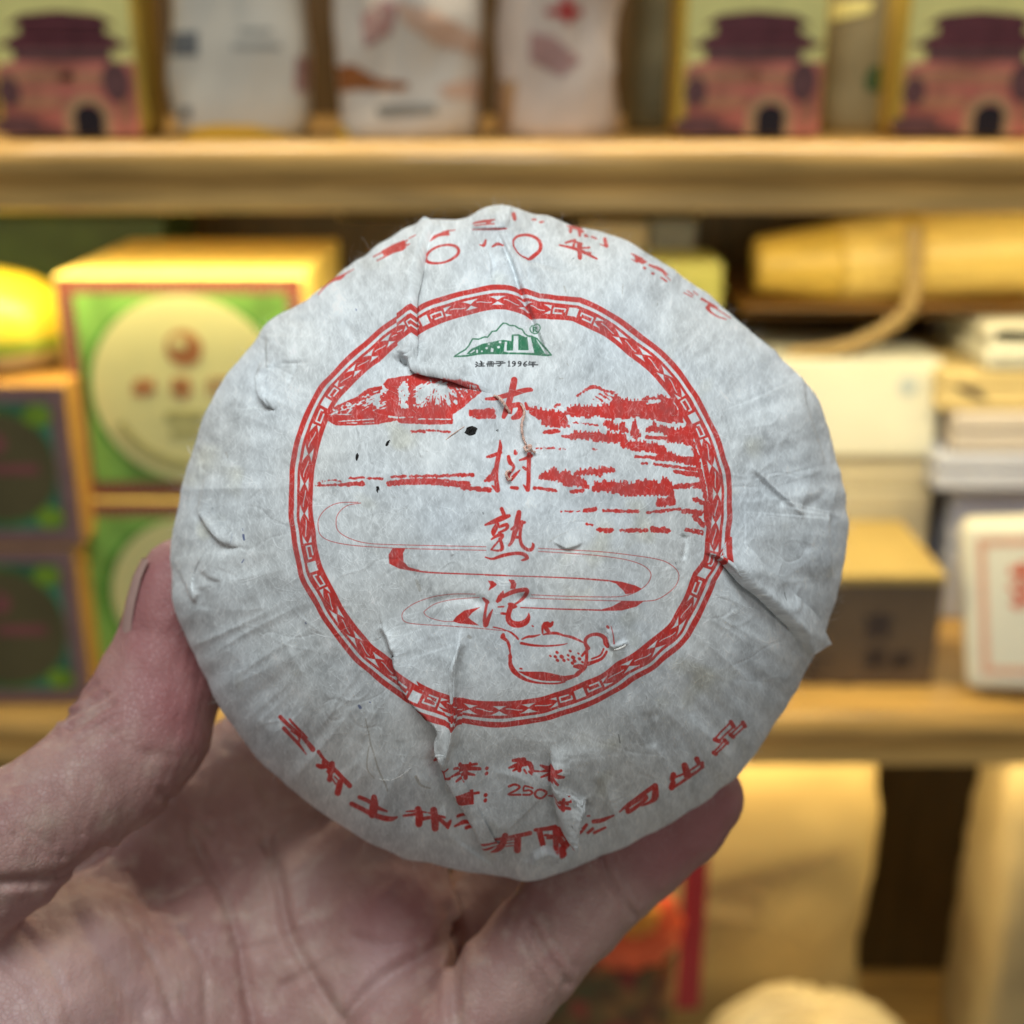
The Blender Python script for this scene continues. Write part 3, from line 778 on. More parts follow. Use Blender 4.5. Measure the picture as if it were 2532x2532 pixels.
ink(BROWN, (0.26, 0.21, 0.13), 0.62)
ink(BLUE, (0.02, 0.05, 0.22), 0.8)
ink(RED, (0.58, 0.042, 0.034), 0.97)
ink(GREEN, (0.022, 0.175, 0.080), 0.93)
ink(BLACK, (0.02, 0.02, 0.022), 0.93)
ALB = np.clip(ALB, 0.005, 0.9)


def image(name, rgb, srgb):
    h, wd = rgb.shape[:2]
    im = bpy.data.images.new(name, wd, h, alpha=False, float_buffer=not srgb)
    px = np.ones((h, wd, 4), np.float32)
    v = rgb if rgb.ndim == 3 else np.repeat(rgb[..., None], 3, 2)
    if srgb:
        v = np.where(v <= 0.0031308, v * 12.92, 1.055 * np.power(np.maximum(v, 1e-6), 1 / 2.4) - 0.055)
    else:
        im.colorspace_settings.name = 'Non-Color'
    px[..., :3] = v
    im.pixels.foreach_set(px[::-1].ravel())
    im.update()
    im.pack()
    return im


IMG = image("wrapper_print", ALB, True)
HGT = image("wrapper_fibres", np.clip(0.45 + 0.30 * FINE + 0.05 * MOT, 0, 1).astype(np.float32), False)

paper = bpy.data.materials.new("printed_cotton_paper")
paper.use_nodes = True
nt = paper.node_tree
bs = nt.nodes["Principled BSDF"]
ti = nt.nodes.new("ShaderNodeTexImage"); ti.image = IMG; ti.interpolation = 'Cubic'; ti.extension = 'EXTEND'
th_ = nt.nodes.new("ShaderNodeTexImage"); th_.image = HGT; th_.extension = 'EXTEND'
nt.links.new(ti.outputs[0], bs.inputs["Base Color"])
bp = nt.nodes.new("ShaderNodeBump"); bp.inputs["Strength"].default_value = 0.5; bp.inputs["Distance"].default_value = 0.00014
nt.links.new(th_.outputs[0], bp.inputs["Height"])
nt.links.new(bp.outputs[0], bs.inputs["Normal"])
bs.inputs["Roughness"].default_value = 0.78
bs.inputs["Specular IOR Level"].default_value = 0.22
bs.inputs["Sheen Weight"].default_value = 0.06
plain_paper = mat("plain_cotton_paper", (0.69, 0.71, 0.72), 0.8, 0.05, 300, 0.3, 900, 0.2)

# ================================================================== relief of the wrapper (metres, along the surface normal)
DSP = np.zeros((PH, PW), np.float32)


def pdist(pts, pad):
    xs = [p[0] for p in pts]; ys = [p[1] for p in pts]
    a, b, c, d = window(xs, ys, pad)
    gx = (np.arange(a, b) + X0 + 0.5)[None, :]; gy = (np.arange(c, d) + Y0 + 0.5)[:, None]
    best = np.full((d - c, b - a), 1e9); side = np.zeros_like(best); tt = np.zeros_like(best)
    seg = [math.hypot(pts[i + 1][0] - pts[i][0], pts[i + 1][1] - pts[i][1]) for i in range(len(pts) - 1)]
    tot = sum(seg); acc = 0
    for i in range(len(pts) - 1):
        x1, y1 = pts[i][:2]; x2, y2 = pts[i + 1][:2]
        dx, dy = x2 - x1, y2 - y1
        t = np.clip(((gx - x1) * dx + (gy - y1) * dy) / (dx * dx + dy * dy + 1e-9), 0, 1)
        dd = np.hypot(gx - x1 - t * dx, gy - y1 - t * dy)
        cr = dx * (gy - y1) - dy * (gx - x1)
        m = dd < best
        best = np.where(m, dd, best); side = np.where(m, np.sign(cr), side); tt = np.where(m, (acc + t * seg[i]) / tot, tt)
        acc += seg[i]
    return (slice(c, d), slice(a, b)), best, side, tt


def taper(t, a=0.12, b=0.12):
    f = lambda x: x * x * (3 - 2 * x)
    return f(np.clip(t / max(a, 1e-6), 0, 1)) * f(np.clip((1 - t) / max(b, 1e-6), 0, 1))


def fold(c, pts, h, L, raised, ta=0.12, tb=0.12, cliff=1.4, jit=1.0):
    """one sheet lying over another: a cliff along the line, the raised side sinking back over L px"""
    p = spline(cv(c, pts), max(12, 4 * len(pts)))
    p = p + rng.normal(0, jit, p.shape) * 0.5
    sl, d, s, t = pdist(p, L * 3)
    s = s * (1 if raised == 'R' else -1)
    sg = s * d
    up = 1 / (1 + np.exp(-np.clip(sg / cliff, -30, 30)))
    prof = up * np.exp(-np.maximum(sg, 0) / L) - 0.75 * (1 - up) * np.exp(-np.maximum(-sg, 0) / 13.0)
    DSP[sl] += (1.05 * h * 1e-3 * prof * taper(t, ta, tb)).astype(np.float32)


def ridge(c, pts, h, wd, ta=0.2, tb=0.2, jit=0.8):
    p = spline(cv(c, pts), max(10, 4 * len(pts)))
    p = p + rng.normal(0, jit, p.shape) * 0.5
    sl, d, s, t = pdist(p, wd * 3.5)
    DSP[sl] += (0.85 * h * 1e-3 * np.exp(-(d / wd) ** 1.6) * taper(t, ta, tb)).astype(np.float32)


def bump(x, y, rx, ry, h, ang=0):
    a, b, c, d = window((x,), (y,), 3 * max(rx, ry))
    gx = (np.arange(a, b) + X0 + 0.5)[None, :] - x; gy = (np.arange(c, d) + Y0 + 0.5)[:, None] - y
    ca, sa = math.cos(ang), math.sin(ang)
    u = (gx * ca + gy * sa) / rx; v = (-gx * sa + gy * ca) / ry
    DSP[c:d, a:b] += (h * 1e-3 * np.exp(-(u * u + v * v))).astype(np.float32)


# gathers and creases, traced from the picture
ridge('U', [(690, 260), (575, 420), (500, 690), (470, 950)], -0.8, 14, .1, .4)
fold('U', [(660, 245), (545, 400), (470, 690), (440, 990), (446, 1300), (452, 1470)], 1.2, 70, 'R', 0.05, 0.1)
fold('U', [(890, 250), (1000, 420), (1085, 530), (1108, 650), (1095, 800)], 0.9, 30, 'R', 0.05, 0.35)
fold('U', [(1160, 300), (1215, 430), (1290, 600), (1340, 760), (1400, 930), (1480, 1120), (1580, 1370), (1660, 1510), (1690, 1600)], 0.95, 70, 'L', 0.05, 0.35)
ridge('U', [(1160, 320), (1215, 440), (1285, 600), (1335, 760), (1400, 930), (1520, 1230)], -1.5, 7)
ridge('U', [(1230, 330), (1300, 470), (1420, 560), (1560, 590), (1700, 640), (1800, 690)], -1.1, 9, 0.1, 0.3)
ridge('U', [(1420, 560), (1410, 700), (1440, 780)], -0.3, 7)
fold('U', [(930, 292), (1080, 300), (1245, 300)], 1.6, 26, 'L', 0.1, 0.1)
fold('U', [(1285, 100), (1270, 200), (1235, 310)], 1.5, 30, 'R', 0.1, 0.2)
ridge('U', [(1290, 200), (1400, 270), (1520, 300)], -0.5, 10)
fold('A', [(1085, 735), (1150, 805), (1215, 855), (1350, 885), (1500, 922), (1650, 972), (1890, 1045)], 1.05, 42, 'L', 0.06, 0.5, 1.2)
bump(1000, 893, 9, 7, -1.6, 0.6)
ridge('A', [(1060, 745), (975, 930), (935, 1080), (900, 1260)], 0.45, 7)
ridge('A', [(1035, 760), (1095, 725), (1160, 770)], 0.5, 6)
fold('H', [(150, 500), (290, 540), (410, 620), (590, 830), (760, 965), (1000, 1200), (1120, 1320), (1200, 1480), (1285, 1680)], 1.7, 130, 'L', 0.22, 0.08, 1.2, 0.5)
ridge('H', [(420, 700), (600, 920), (800, 1120), (1000, 1300), (1090, 1400)], -0.5, 14)
fold('H', [(1100, 1540), (1200, 1580), (1275, 1680)], 1.2, 30, 'R', 0.2, 0.1)
ridge('H', [(1200, 1600), (1110, 1760), (1050, 1900)], 0.7, 10)
fold('I', [(470, 0), (590, 140), (615, 380), (715, 700), (820, 1020), (870, 1190)], 2.0, 60, 'R', 0.3, 0.3, 1.8)
fold('H', [(1530, 60), (1512, 160), (1510, 360), (1535, 560), (1545, 820)], 2.2, 70, 'R', 0.15, 0.25, 1.8)
ridge('I', [(860, 600), (868, 880), (870, 1120)], 0.9, 6)
ridge('I', [(890, 1110), (950, 1130), (950, 1250), (880, 1560)], 0.9, 8)
ridge('I', [(860, 600), (960, 900), (1010, 1120)], 0.6, 7)
ridge('I', [(0, 1050), (240, 1280), (430, 1455), (600, 1640)], 0.9, 7, 0.3, 0.1)
ridge('I', [(20, 1120), (240, 1340), (420, 1530)], -0.7, 11)
ridge('I', [(560, 1490), (640, 1500), (760, 1420), (850, 1310)], -1.0, 13)
ridge('H', [(1270, 440), (1290, 640), (1390, 800)], 0.35, 9)
ridge('H', [(950, 970), (1060, 1060), (1130, 960), (1210, 810)], 0.4, 7)
ridge('H', [(700, 800), (900, 900), (1060, 1040)], -0.25, 10)
fold('Z', cv('C', [(838, 850), (880, 1060), (950, 1250), (990, 1360), (1060, 1530), (1170, 1640), (1290, 1775)]) + cv('T', [(130, 20), (190, 170), (250, 400), (350, 600), (450, 820), (600, 1060), (700, 1250), (850, 1375), (980, 1440)]), 1.9, 80, 'L', 0.30, 0.12)
ridge('T', [(60, 60), (130, 250), (240, 560), (380, 820), (540, 1100)], -2.0, 17, 0.2, 0.2)
ridge('Z', cv('C', [(1455, 1020), (1448, 1150), (1415, 1300), (1405, 1480), (1412, 1740)]) + cv('T', [(300, 30), (270, 200), (255, 330)]), 1.3, 9, .25, .2)
fold('Z', cv('C', [(1462, 1080), (1452, 1180), (1425, 1330), (1420, 1480), (1418, 1740)]) + cv('T', [(310, 30), (285, 200), (262, 330)]), 0.9, 26, 'R', 0.25, 0.2)
fold('T', [(1485, 0), (1528, 250), (1525, 450), (1560, 650), (1600, 850), (1650, 1020), (1770, 1170)], 1.5, 60, 'L', 0.3, 0.05)
fold('T', [(1940, 640), (1840, 810), (1795, 1000), (1790, 1150)], 2.2, 45, 'R', 0.2, 0.1)
ridge('T', [(1470, 500), (1490, 650), (1520, 800), (1560, 980), (1600, 1100)], -1.6, 15, 0.25, 0.2)
ridge('T', [(1450, 640), (1600, 655), (1750, 690), (1920, 690)], -0.35, 12)
ridge('T', [(790, 330), (1000, 370), (1160, 420), (1300, 520)], 0.22, 10)
fold('T', [(1225, 1440), (1300, 1330), (1440, 1250), (1560, 1260), (1720, 1230)], 1.3, 40, 'R', 0.1, 0.1)
fold('T', [(240, 700), (300, 1000), (400, 1160), (520, 1260), (700, 1380), (860, 1480)], 0.9, 40, 'R', 0.2, 0.1)
ridge('T', [(1500, 1420), (1640, 1380), (1800, 1330)], 0.6, 12)
fold('N', [(545, -60), (525, 120), (490, 300), (480, 420), (560, 545), (720, 725), (860, 815), (1080, 835)], 1.0, 60, 'L', 0.1, 0.3, 2.5)
fold('N', [(150, 985), (300, 1230), (430, 1480), (500, 1290)], 1.0, 50, 'L', 0.2, 0.2, 2.5)
fold('N', [(480, 1100), (640, 1220), (800, 1260)], 0.6, 50, 'L', 0.2, 0.3, 3)
ridge('N', [(520, 1290), (560, 1450), (540, 1600)], -0.4, 18)
ridge('N', [(380, 300), (340, 520), (200, 760)], 0.5, 18)
fold('J', [(1240, 180), (1240, 480), (1255, 640)], 1.3, 45, 'L', 0.2, 0.1)
ridge('J', [(1255, 630), (1400, 590), (1600, 570), (1760, 568)], -0.7, 6)
ridge('J', [(1620, 560), (1580, 680), (1500, 815)], -0.5, 5)
fold('J', [(1210, 500), (1140, 650), (1128, 800), (1190, 1020), (1280, 1070), (1400, 1140)], 1.5, 40, 'L', 0.15, 0.3, 2.0)
ridge('J', [(1220, 230), (1150, 330), (1060, 430)], -1.2, 14)
ridge('J', [(1450, 30), (1600, 60), (1850, 40)], -0.7, 12)
ridge('J', [(420, 1560), (455, 1700), (490, 1900)], -0.6, 6)
ridge('A', [(360, 360), (400, 300), (440, 250)], -0.5, 8)
ridge('A', [(620, 450), (700, 540), (735, 660)], -0.6, 12)
ridge('A', [(60, 390), (200, 440), (330, 450)], -0.5, 10)
fold('P', [(1590, 170), (1605, 300), (1620, 440), (1690, 480)], 0.5, 14, 'L', 0.3, 0.1)
ridge('P', [(1640, 450), (1760, 430), (1900, 370)], 0.4, 6)
ridge('C', [(840, 1030), (880, 1060), (930, 1130), (950, 1250)], 0.6, 8)
ridge('C', [(1190, 900), (1260, 860), (1400, 830), (1640, 830)], -0.35, 12)
fold('D', [(480, 412), (610, 470), (740, 410)], 0.3, 20, 'L', 0.3, 0.3)
ridge('D', [(1440, 350), (1475, 420), (1450, 560)], -0.5, 6)
for cr, ln in (('M', [(395, 585), (430, 700), (430, 850)]), ('M', [(820, 960), (860, 1150), (870, 1260)]), ('M', [(520, 830), (545, 960)]), ('M', [(990, 740), (1010, 900)]),
               ('M', [(670, 900), (600, 1050)]), ('C', [(810, 150), (830, 330)]), ('C', [(1060, 0), (1050, 180)]), ('C', [(1360, 430), (1400, 520)])):
    ridge(cr, ln, 0.22, 3.5)
ridge('Q', [(820, 60), (835, 300), (850, 480), (960, 560)], 0.32, 9)
ridge('Q', [(1225, 40), (1235, 380), (1265, 560), (1240, 820), (1190, 1010)], 0.6, 10)
ridge('Q', [(1190, 640), (1215, 760), (1160, 960)], -0.4, 10)
ridge('Q', [(740, 30), (780, 250), (800, 450)], -0.4, 16)
bump(1479, 1925, 11, 13, 0.4)
bump(1590, 1700, 60, 50, -0.45); bump(1700, 1640, 60, 60, 0.35); bump(1290, 1880, 60, 40, -0.5); bump(1400, 1560, 50, 40, -0.3)
for x, y in ((1298, 1480), (1188, 1490)):
    bump(x, y, 22, 12, -0.5)
# soft crumple everywhere, stronger towards the rim
c1 = noise2(PH, PW, 150, 51); c2 = noise2(PH, PW, 64, 52); c3 = noise2(PH, PW, 28, 53, cx=24); c4 = noise2(PH, PW, 110, 54)
rimw = np.clip((np.hypot(GX, GY - 70) - 450) / 380, 0, 1)
DSP += (1e-3 * (0.27 * c1 * (0.5 + 0.5 * rimw) + 0.12 * c2 * (0.4 + 1.0 * rimw) + 0.045 * c3 * (0.5 + rimw) - 0.35 * rimw * np.abs(c4))).astype(np.float32)
DSP += (1e-3 * 0.010 * noise2(PH, PW, 9, 55, cx=5)).astype(np.float32)
# linked fine wrinkles, and pleats that run out towards the rim
wn = noise2(PH, PW, 120, 71, cx=95) + 0.5 * noise2(PH, PW, 46, 72)
wn2 = noise2(PH, PW, 85, 73, cx=130) + 0.5 * noise2(PH, PW, 40, 74)
wk = np.clip(0.5 + 0.8 * noise2(PH, PW, 160, 75), 0, 1)
DSP += (1e-3 * wk * (0.10 * np.exp(-(wn / 0.09) ** 2) - 0.10 * np.exp(-(wn2 / 0.08) ** 2)) * (0.35 + 0.9 * rimw)).astype(np.float32)
pol = noise2(900, 2600, 300, 76, cx=26) + 0.6 * noise2(900, 2600, 200, 77, cx=11)
pi_ = np.clip((TH + math.pi) / (2 * math.pi) * 2599, 0, 2599).astype(int); pr_ = np.clip(RR, 0, 899).astype(int)
seamfix = np.clip((math.pi - np.abs(TH)) / 0.05, 0, 1)
DSP += (1e-3 * 0.34 * np.clip((RR - 520) / 300, 0, 1) * (0.6 - np.abs(pol[pr_, pi_])) * seamfix).astype(np.float32)
# sharp-edged crumples near the rim
DSP += (1e-3 * 0.42 * rimw * (0.5 - np.abs(noise2(PH, PW, 90, 56, cx=75)))).astype(np.float32)

DSP *= np.interp(np.arange(PH) + Y0, [1500, 1900], [1.0, 0.85])[:, None].astype(np.float32)

# ================================================================== the wrapper's shape
TC = (1258.0, 1320.0)
sil = [(935, 388), (968, 387), (970, 400), (1010, 405), (1075, 420), (1150, 440), (1230, 482), (1310, 540), (1380, 592), (1450, 652), (1518, 712), (1545, 755), (1570, 830),
       (1586, 890), (1597, 960), (1601, 1030), (1588, 1078), (1577, 1130), (1558, 1195), (1556, 1206), (1524, 1257), (1490, 1320), (1440, 1400), (1390, 1470),
       (1330, 1515), (1250, 1564), (1150, 1612), (1080, 1640), (1010, 1662), (985, 1668), (968, 1652), (955, 1650), (880, 1645), (780, 1622), (680, 1580), (600, 1530), (560, 1500), (480, 1420),
       (420, 1335), (380, 1260), (345, 1180), (326, 1120), (317, 1058), (325, 1000), (340, 930), (352, 900), (365, 845), (385, 780), (420, 720), (450, 680), (478, 645), (495, 612),
       (515, 598), (560, 578), (620, 535), (690, 482), (750, 440), (810, 416), (850, 415), (886, 418), (892, 402)]
sil = np.array(sil) * 1.31056
NA, NF, NB = 1700, 330, 60
ang = np.linspace(-math.pi, math.pi, NA, endpoint=False)
dens = []
for i in range(len(sil)):
    a_, b_ = sil[i], sil[(i + 1) % len(sil)]
    for t in np.linspace(0, 1, 24, endpoint=False):
        dens.append(a_ * (1 - t) + b_ * t)
dens = np.array(dens) - TC
da = np.arctan2(dens[:, 1], dens[:, 0]); dr = np.hypot(dens[:, 0], dens[:, 1])
o_ = np.argsort(da); da, dr = da[o_], dr[o_]
SIL = np.interp(ang, np.concatenate([da - 2 * math.pi, da, da + 2 * math.pi]), np.concatenate([dr] * 3))
kk = np.exp(-0.5 * (np.arange(-24, 25) / 7.5) ** 2); kk /= kk.sum()
SIL = sum(kk[i] * np.roll(SIL, i - 24) for i in range(49))
w1 = noise2(40, NA + 60, 40, 81, cx=22)[10]; w2 = noise2(40, NA + 60, 40, 82, cx=8)[10]
blend = np.clip(np.minimum(np.arange(NA), NA - 1 - np.arange(NA)) / 40.0, 0, 1)
SIL = SIL + (3.2 * w1[:NA] + 1.5 * w2[:NA]) * blend
SMOOTH = SIL.copy()
kk2 = np.exp(-0.5 * (np.arange(-200, 201) / 70.0) ** 2); kk2 /= kk2.sum()
SMOOTH = sum(kk2[i] * np.roll(SIL, i - 200) for i in range(401))

phi = np.concatenate([np.linspace(0.004, 1.0, NF) * (math.pi / 2), math.pi / 2 + np.linspace(0, 1, NB + 1)[1:] * 1.15])
rad = np.sin(phi)
DFRONT, DOME = 0.1520, 0.0405
cosp = np.cos(phi)
zz = np.where(cosp >= 0, 1 - np.abs(cosp) ** 0.95, 1 + 0.85 * np.abs(cosp) ** 1.0)
depth = DFRONT + DOME * zz
rim_frac = np.clip(rad, 0, 1) ** 3
RADPX = rad[:, None] * (SMOOTH[None, :] * (1 - rim_frac[:, None]) + SIL[None, :] * rim_frac[:, None])
PXX = TC[0] + RADPX * np.cos(ang)[None, :]
PYY = TC[1] + RADPX * np.sin(ang)[None, :]
DD = np.repeat(depth[:, None], NA, 1)
V0 = K(PXX, PYY, DD)                                     # (rings, NA, 3)
# normals of the smooth body
du = np.gradient(V0, axis=0)
dv = (np.roll(V0, -1, 1) - np.roll(V0, 1, 1)) / 2
NN = np.cross(du, dv)
NN /= np.linalg.norm(NN, axis=2)[..., None] + 1e-12
if (NN[NF // 3, :] @ (-FWD)).mean() < 0:
    NN = -NN
ker = np.exp(-0.5 * (np.arange(-30, 31) / 12.0) ** 2); ker /= ker.sum()
NN = sum(ker[i] * np.roll(NN, i - 30, 1) for i in range(61))
NN /= np.linalg.norm(NN, axis=2)[..., None] + 1e-12
NN[:8] = -FWD


def samp(A, x, y):
    x = np.clip(x - X0 - 0.5, 0, PW - 1.001); y = np.clip(y - Y0 - 0.5, 0, PH - 1.001)
    i = x.astype(int); j = y.astype(int); f = x - i; g = y - j
    return (A[j, i] * (1 - f) * (1 - g) + A[j, i + 1] * f * (1 - g) + A[j + 1, i] * (1 - f) * g + A[j + 1, i + 1] * f * g)


back = np.clip(1 - (phi - math.pi / 2) / 0.5, 0, 1)[:, None]
# near the outline the relief is applied mostly along the view so that the traced outline stays put
edge = np.clip((rad - 0.86) / 0.14, 0, 1)[:, None] * 0.65
D = samp(DSP, PXX, PYY) * back
VR = V0 - CAM
VR /= np.linalg.norm(VR, axis=2)[..., None]
V1 = V0 + (0.22 * NN - 0.78 * VR) * (D * (1 - edge))[..., None]
nr = len(phi)
TEA_BASE = K(1258, 2120, 0.19)
tea = thing("tea_cake", "round tea cake in creased white paper with red ring print, held in the hand", "tea cake", TEA_BASE)

Vt = np.vstack([V1.reshape(-1, 3), K(TC[0], TC[1], DFRONT)[None, :] + (-FWD) * samp(DSP, np.array([TC[0]]), np.array([TC[1]]))[0],
                K(TC[0], TC[1], depth[-1])[None, :]])
ii, jj = np.meshgrid(np.arange(nr - 1), np.arange(NA), indexing='ij')
j2 = (jj + 1) % NA
Fq = np.stack([ii * NA + jj, ii * NA + j2, (ii + 1) * NA + j2, (ii + 1) * NA + jj], -1).reshape(-1, 4)
j = np.arange(NA)
Fc = np.stack([np.full(NA, nr * NA), (j + 1) % NA, j], -1)
Fb = np.stack([np.full(NA, nr * NA + 1), (nr - 1) * NA + j, (nr - 1) * NA + (j + 1) % NA], -1)
# orientation: outward
v_ = Vt[Fq[NA * 50]]
if np.cross(v_[1] - v_[0], v_[2] - v_[0]) @ (-FWD) < 0:
    Fq = Fq[:, ::-1]; Fc = Fc[:, ::-1]; Fb = Fb[:, ::-1]
me = mesh_np("wrapper", Vt, [Fq, Fc, Fb])
U = np.concatenate([((PXX - X0) / PW).ravel(), [(TC[0] - X0) / PW] * 2])
Vv = np.concatenate([(1 - (PYY - Y0) / PH).ravel(), [1 - (TC[1] - Y0) / PH] * 2])
uvl = me.uv_layers.new(name="UVMap")
li = np.empty(len(me.loops), np.int32); me.loops.foreach_get("vertex_index", li)
uvl.data.foreach_set("uv", np.stack([U[li], Vv[li]], -1).astype(np.float32).ravel())
mi = np.zeros(len(me.polygons), np.int32)
mi[(NF + 6) * NA: len(Fq)] = 1
mi[len(Fq) + NA:] = 1
me.polygons.foreach_set("material_index", mi)
part("paper_wrapper", tea, me, [paper, plain_paper])


def on_paper(x, y, lift=0.0):
    """world point and normal of the wrapper at photograph pixels"""
    x = np.atleast_1d(np.asarray(x, float)); y = np.atleast_1d(np.asarray(y, float))
    a = np.arctan2(y - TC[1], x - TC[0]); r = np.hypot(x - TC[0], y - TC[1])
    ia = ((a + math.pi) / (2 * math.pi) * NA).astype(int) % NA
    rows = np.array([np.searchsorted(RADPX[:NF, k], q) for k, q in zip(ia, r)]).clip(0, NF - 1)
    d = DD[rows, ia]
    n = NN[rows, ia]
    return K(x, y, d) + n * (samp(DSP, x, y) + lift)[:, None], n


# ---- lifted edges of the pleats: thin overlapping flaps of the same sheet
def flap(c, pts, width, side, lift, a=.2, b=.2, n=70, name="pleat_edge"):
    p = spline(cv(c, pts), n)
    t = np.gradient(p, axis=0); t /= np.linalg.norm(t, axis=1)[:, None]
    nrm = np.stack([-t[:, 1], t[:, 0]], -1) * (1 if side == 'R' else -1)      # towards the body of the flap
    tp = taper(np.linspace(0, 1, n), a, b)
    wob = 1 + 0.25 * np.sin(np.linspace(0, 9, n) + rng.uniform(0, 6)) + 0.12 * np.sin(np.linspace(0, 31, n))
    V, UVs = [], []
    m = 7
    for q in range(m):
        u = q / (m - 1)                                  # 0 at the free edge, 1 where it joins the sheet
        x = p + nrm * (-4 + (width + 4) * u)
        base_ = p + nrm * (5 + width * u) if u < .15 else x
        P, nn_ = on_paper(x[:, 0], x[:, 1])
        P2, _ = on_paper((p + nrm * 6)[:, 0], (p + nrm * 6)[:, 1])
        vr_ = CAM - P; vr_ /= np.linalg.norm(vr_, axis=1)[:, None]
        nn_ = 0.35 * nn_ + 0.65 * vr_
        h = (1 - u) ** 1.5 * 0.75 * lift * 1e-3 * tp * wob + 0.00004
        # near the free edge keep the height of the raised sheet rather than dipping over the step
        dpt = ((P2 - P) * nn_).sum(1)
        P = P + nn_ * (h + np.where(u < .3, np.maximum(dpt, 0), 0) * tp)[:, None]
        V.append(P); UVs.append(x)
    V = np.array(V); UVs = np.array(UVs)
    _, n0 = on_paper(p[:, 0], p[:, 1])
    under = V - n0[None] * 0.00007
    A = np.vstack([V.reshape(-1, 3), under.reshape(-1, 3)])
    F = []
    o2 = m * n
    for q in range(m - 1):
        for i in range(n - 1):
            f = (q * n + i, q * n + i + 1, (q + 1) * n + i + 1, (q + 1) * n + i)
            F.append(f); F.append(tuple(o2 + z for z in f[::-1]))
    for i in range(n - 1):
        F.append((i, o2 + i, o2 + i + 1, i + 1))
    F = np.array(F)
    v_ = A[F[0]]
    if np.cross(v_[1] - v_[0], v_[2] - v_[0]) @ n0[0] < 0:
        F = F[:, ::-1]
    me_ = mesh_np("flap", A, F)
    uvl_ = me_.uv_layers.new(name="UVMap")
    li_ = np.empty(len(me_.loops), np.int32); me_.loops.foreach_get("vertex_index", li_)
    uvp = np.vstack([UVs.reshape(-1, 2)] * 2)
    uvl_.data.foreach_set("uv", np.stack([(uvp[li_, 0] - X0) / PW, 1 - (uvp[li_, 1] - Y0) / PH], -1).astype(np.float32).ravel())
    part(name, tea, me_, paper)


JL = cv('C', [(950, 1250), (990, 1360), (1060, 1530), (1170, 1640), (1290, 1775)]) + cv('T', [(130, 20), (190, 170), (250, 400), (350, 600), (450, 820), (600, 1060), (700, 1250), (850, 1375)])
flap('Z', JL, 42, 'L', 0.62, .3, .15, 110)
flap('Z', cv('C', [(1452, 1040), (1442, 1180), (1405, 1300), (1392, 1420), (1412, 1560), (1412, 1740)]) + cv('T', [(300, 40), (262, 200), (250, 330)]), 18, 'L', 0.6, .25, .2, 80)
flap('H', [(290, 540), (410, 620), (590, 830), (760, 965), (1000, 1200), (1120, 1320), (1200, 1480), (1240, 1560)], 60, 'L', 0.5, .35, .4, 100)
flap('U', [(640, 275), (545, 400), (470, 690), (440, 990), (446, 1300), (452, 1460)], 40, 'R', 0.38, .15, .25, 90)
flap('T', [(1500, 60), (1528, 250), (1525, 450), (1560, 650), (1600, 850), (1650, 1020), (1730, 1130)], 40, 'L', 0.5, .35, .3, 80)
flap('A', [(1150, 805), (1215, 855), (1350, 885), (1500, 922), (1650, 972), (1850, 1035)], 22, 'L', 0.6, .1, .5, 70)
flap('J', [(1150, 620), (1128, 800), (1190, 1020), (1280, 1070), (1400, 1140)], 26, 'L', 0.7, .25, .35, 60)
flap('N', [(500, 330), (490, 440), (560, 545), (720, 725), (860, 815), (1020, 830)], 34, 'L', 0.6, .3, .4, 60)
flap('T', [(1930, 660), (1840, 810), (1795, 1000), (1790, 1120)], 26, 'R', 0.4, .35, .35, 50)
flap('T', [(1240, 1430), (1300, 1330), (1440, 1250), (1560, 1255), (1680, 1238)], 24, 'R', 0.35, .3, .35, 60)
flap('T', [(270, 860), (320, 1030), (400, 1160), (520, 1260), (700, 1380)], 22, 'R', 0.5, .2, .2, 50)

# ---- crumbs of dark tea showing through the torn paper
leafm = mat("dark_tea_leaf", (0.012, 0.010, 0.009), 0.55, 0.5, 900, 0.6, 2500, 0.4)


def crumb(x, y, rx, ry, ang, seed):
    r = np.random.default_rng(seed)
    nphi, nth = 7, 12
    V, F = [], []
    P0, n = on_paper(x, y)
    P0, n = P0[0], n[0]
    u = RIGHT - n * (RIGHT @ n); u /= np.linalg.norm(u); v = np.cross(n, u)
    pxm = 0.156 / FPX
    for i in range(nphi):
        t = math.pi / 2 * i / (nphi - 1)
        for k in range(nth):
            a = 2 * math.pi * k / nth
            rr_ = math.cos(t) * (1 + r.uniform(-0.28, 0.28))
            ca, sa = math.cos(a) * rx * rr_, math.sin(a) * ry * rr_
            q1 = ca * math.cos(ang) - sa * math.sin(ang); q2 = ca * math.sin(ang) + sa * math.cos(ang)
            V.append(P0 + (u * q1 + v * q2) * pxm + n * (math.sin(t) * min(rx, ry) * 0.45 * pxm * r.uniform(0.7, 1.2) - 0.00008))
    for i in range(nphi - 1):
        for k in range(nth):
            l = (k + 1) % nth
            F.append((i * nth + k, i * nth + l, (i + 1) * nth + l, (i + 1) * nth + k))
    return mesh_np("crumb", V, np.array(F), False)


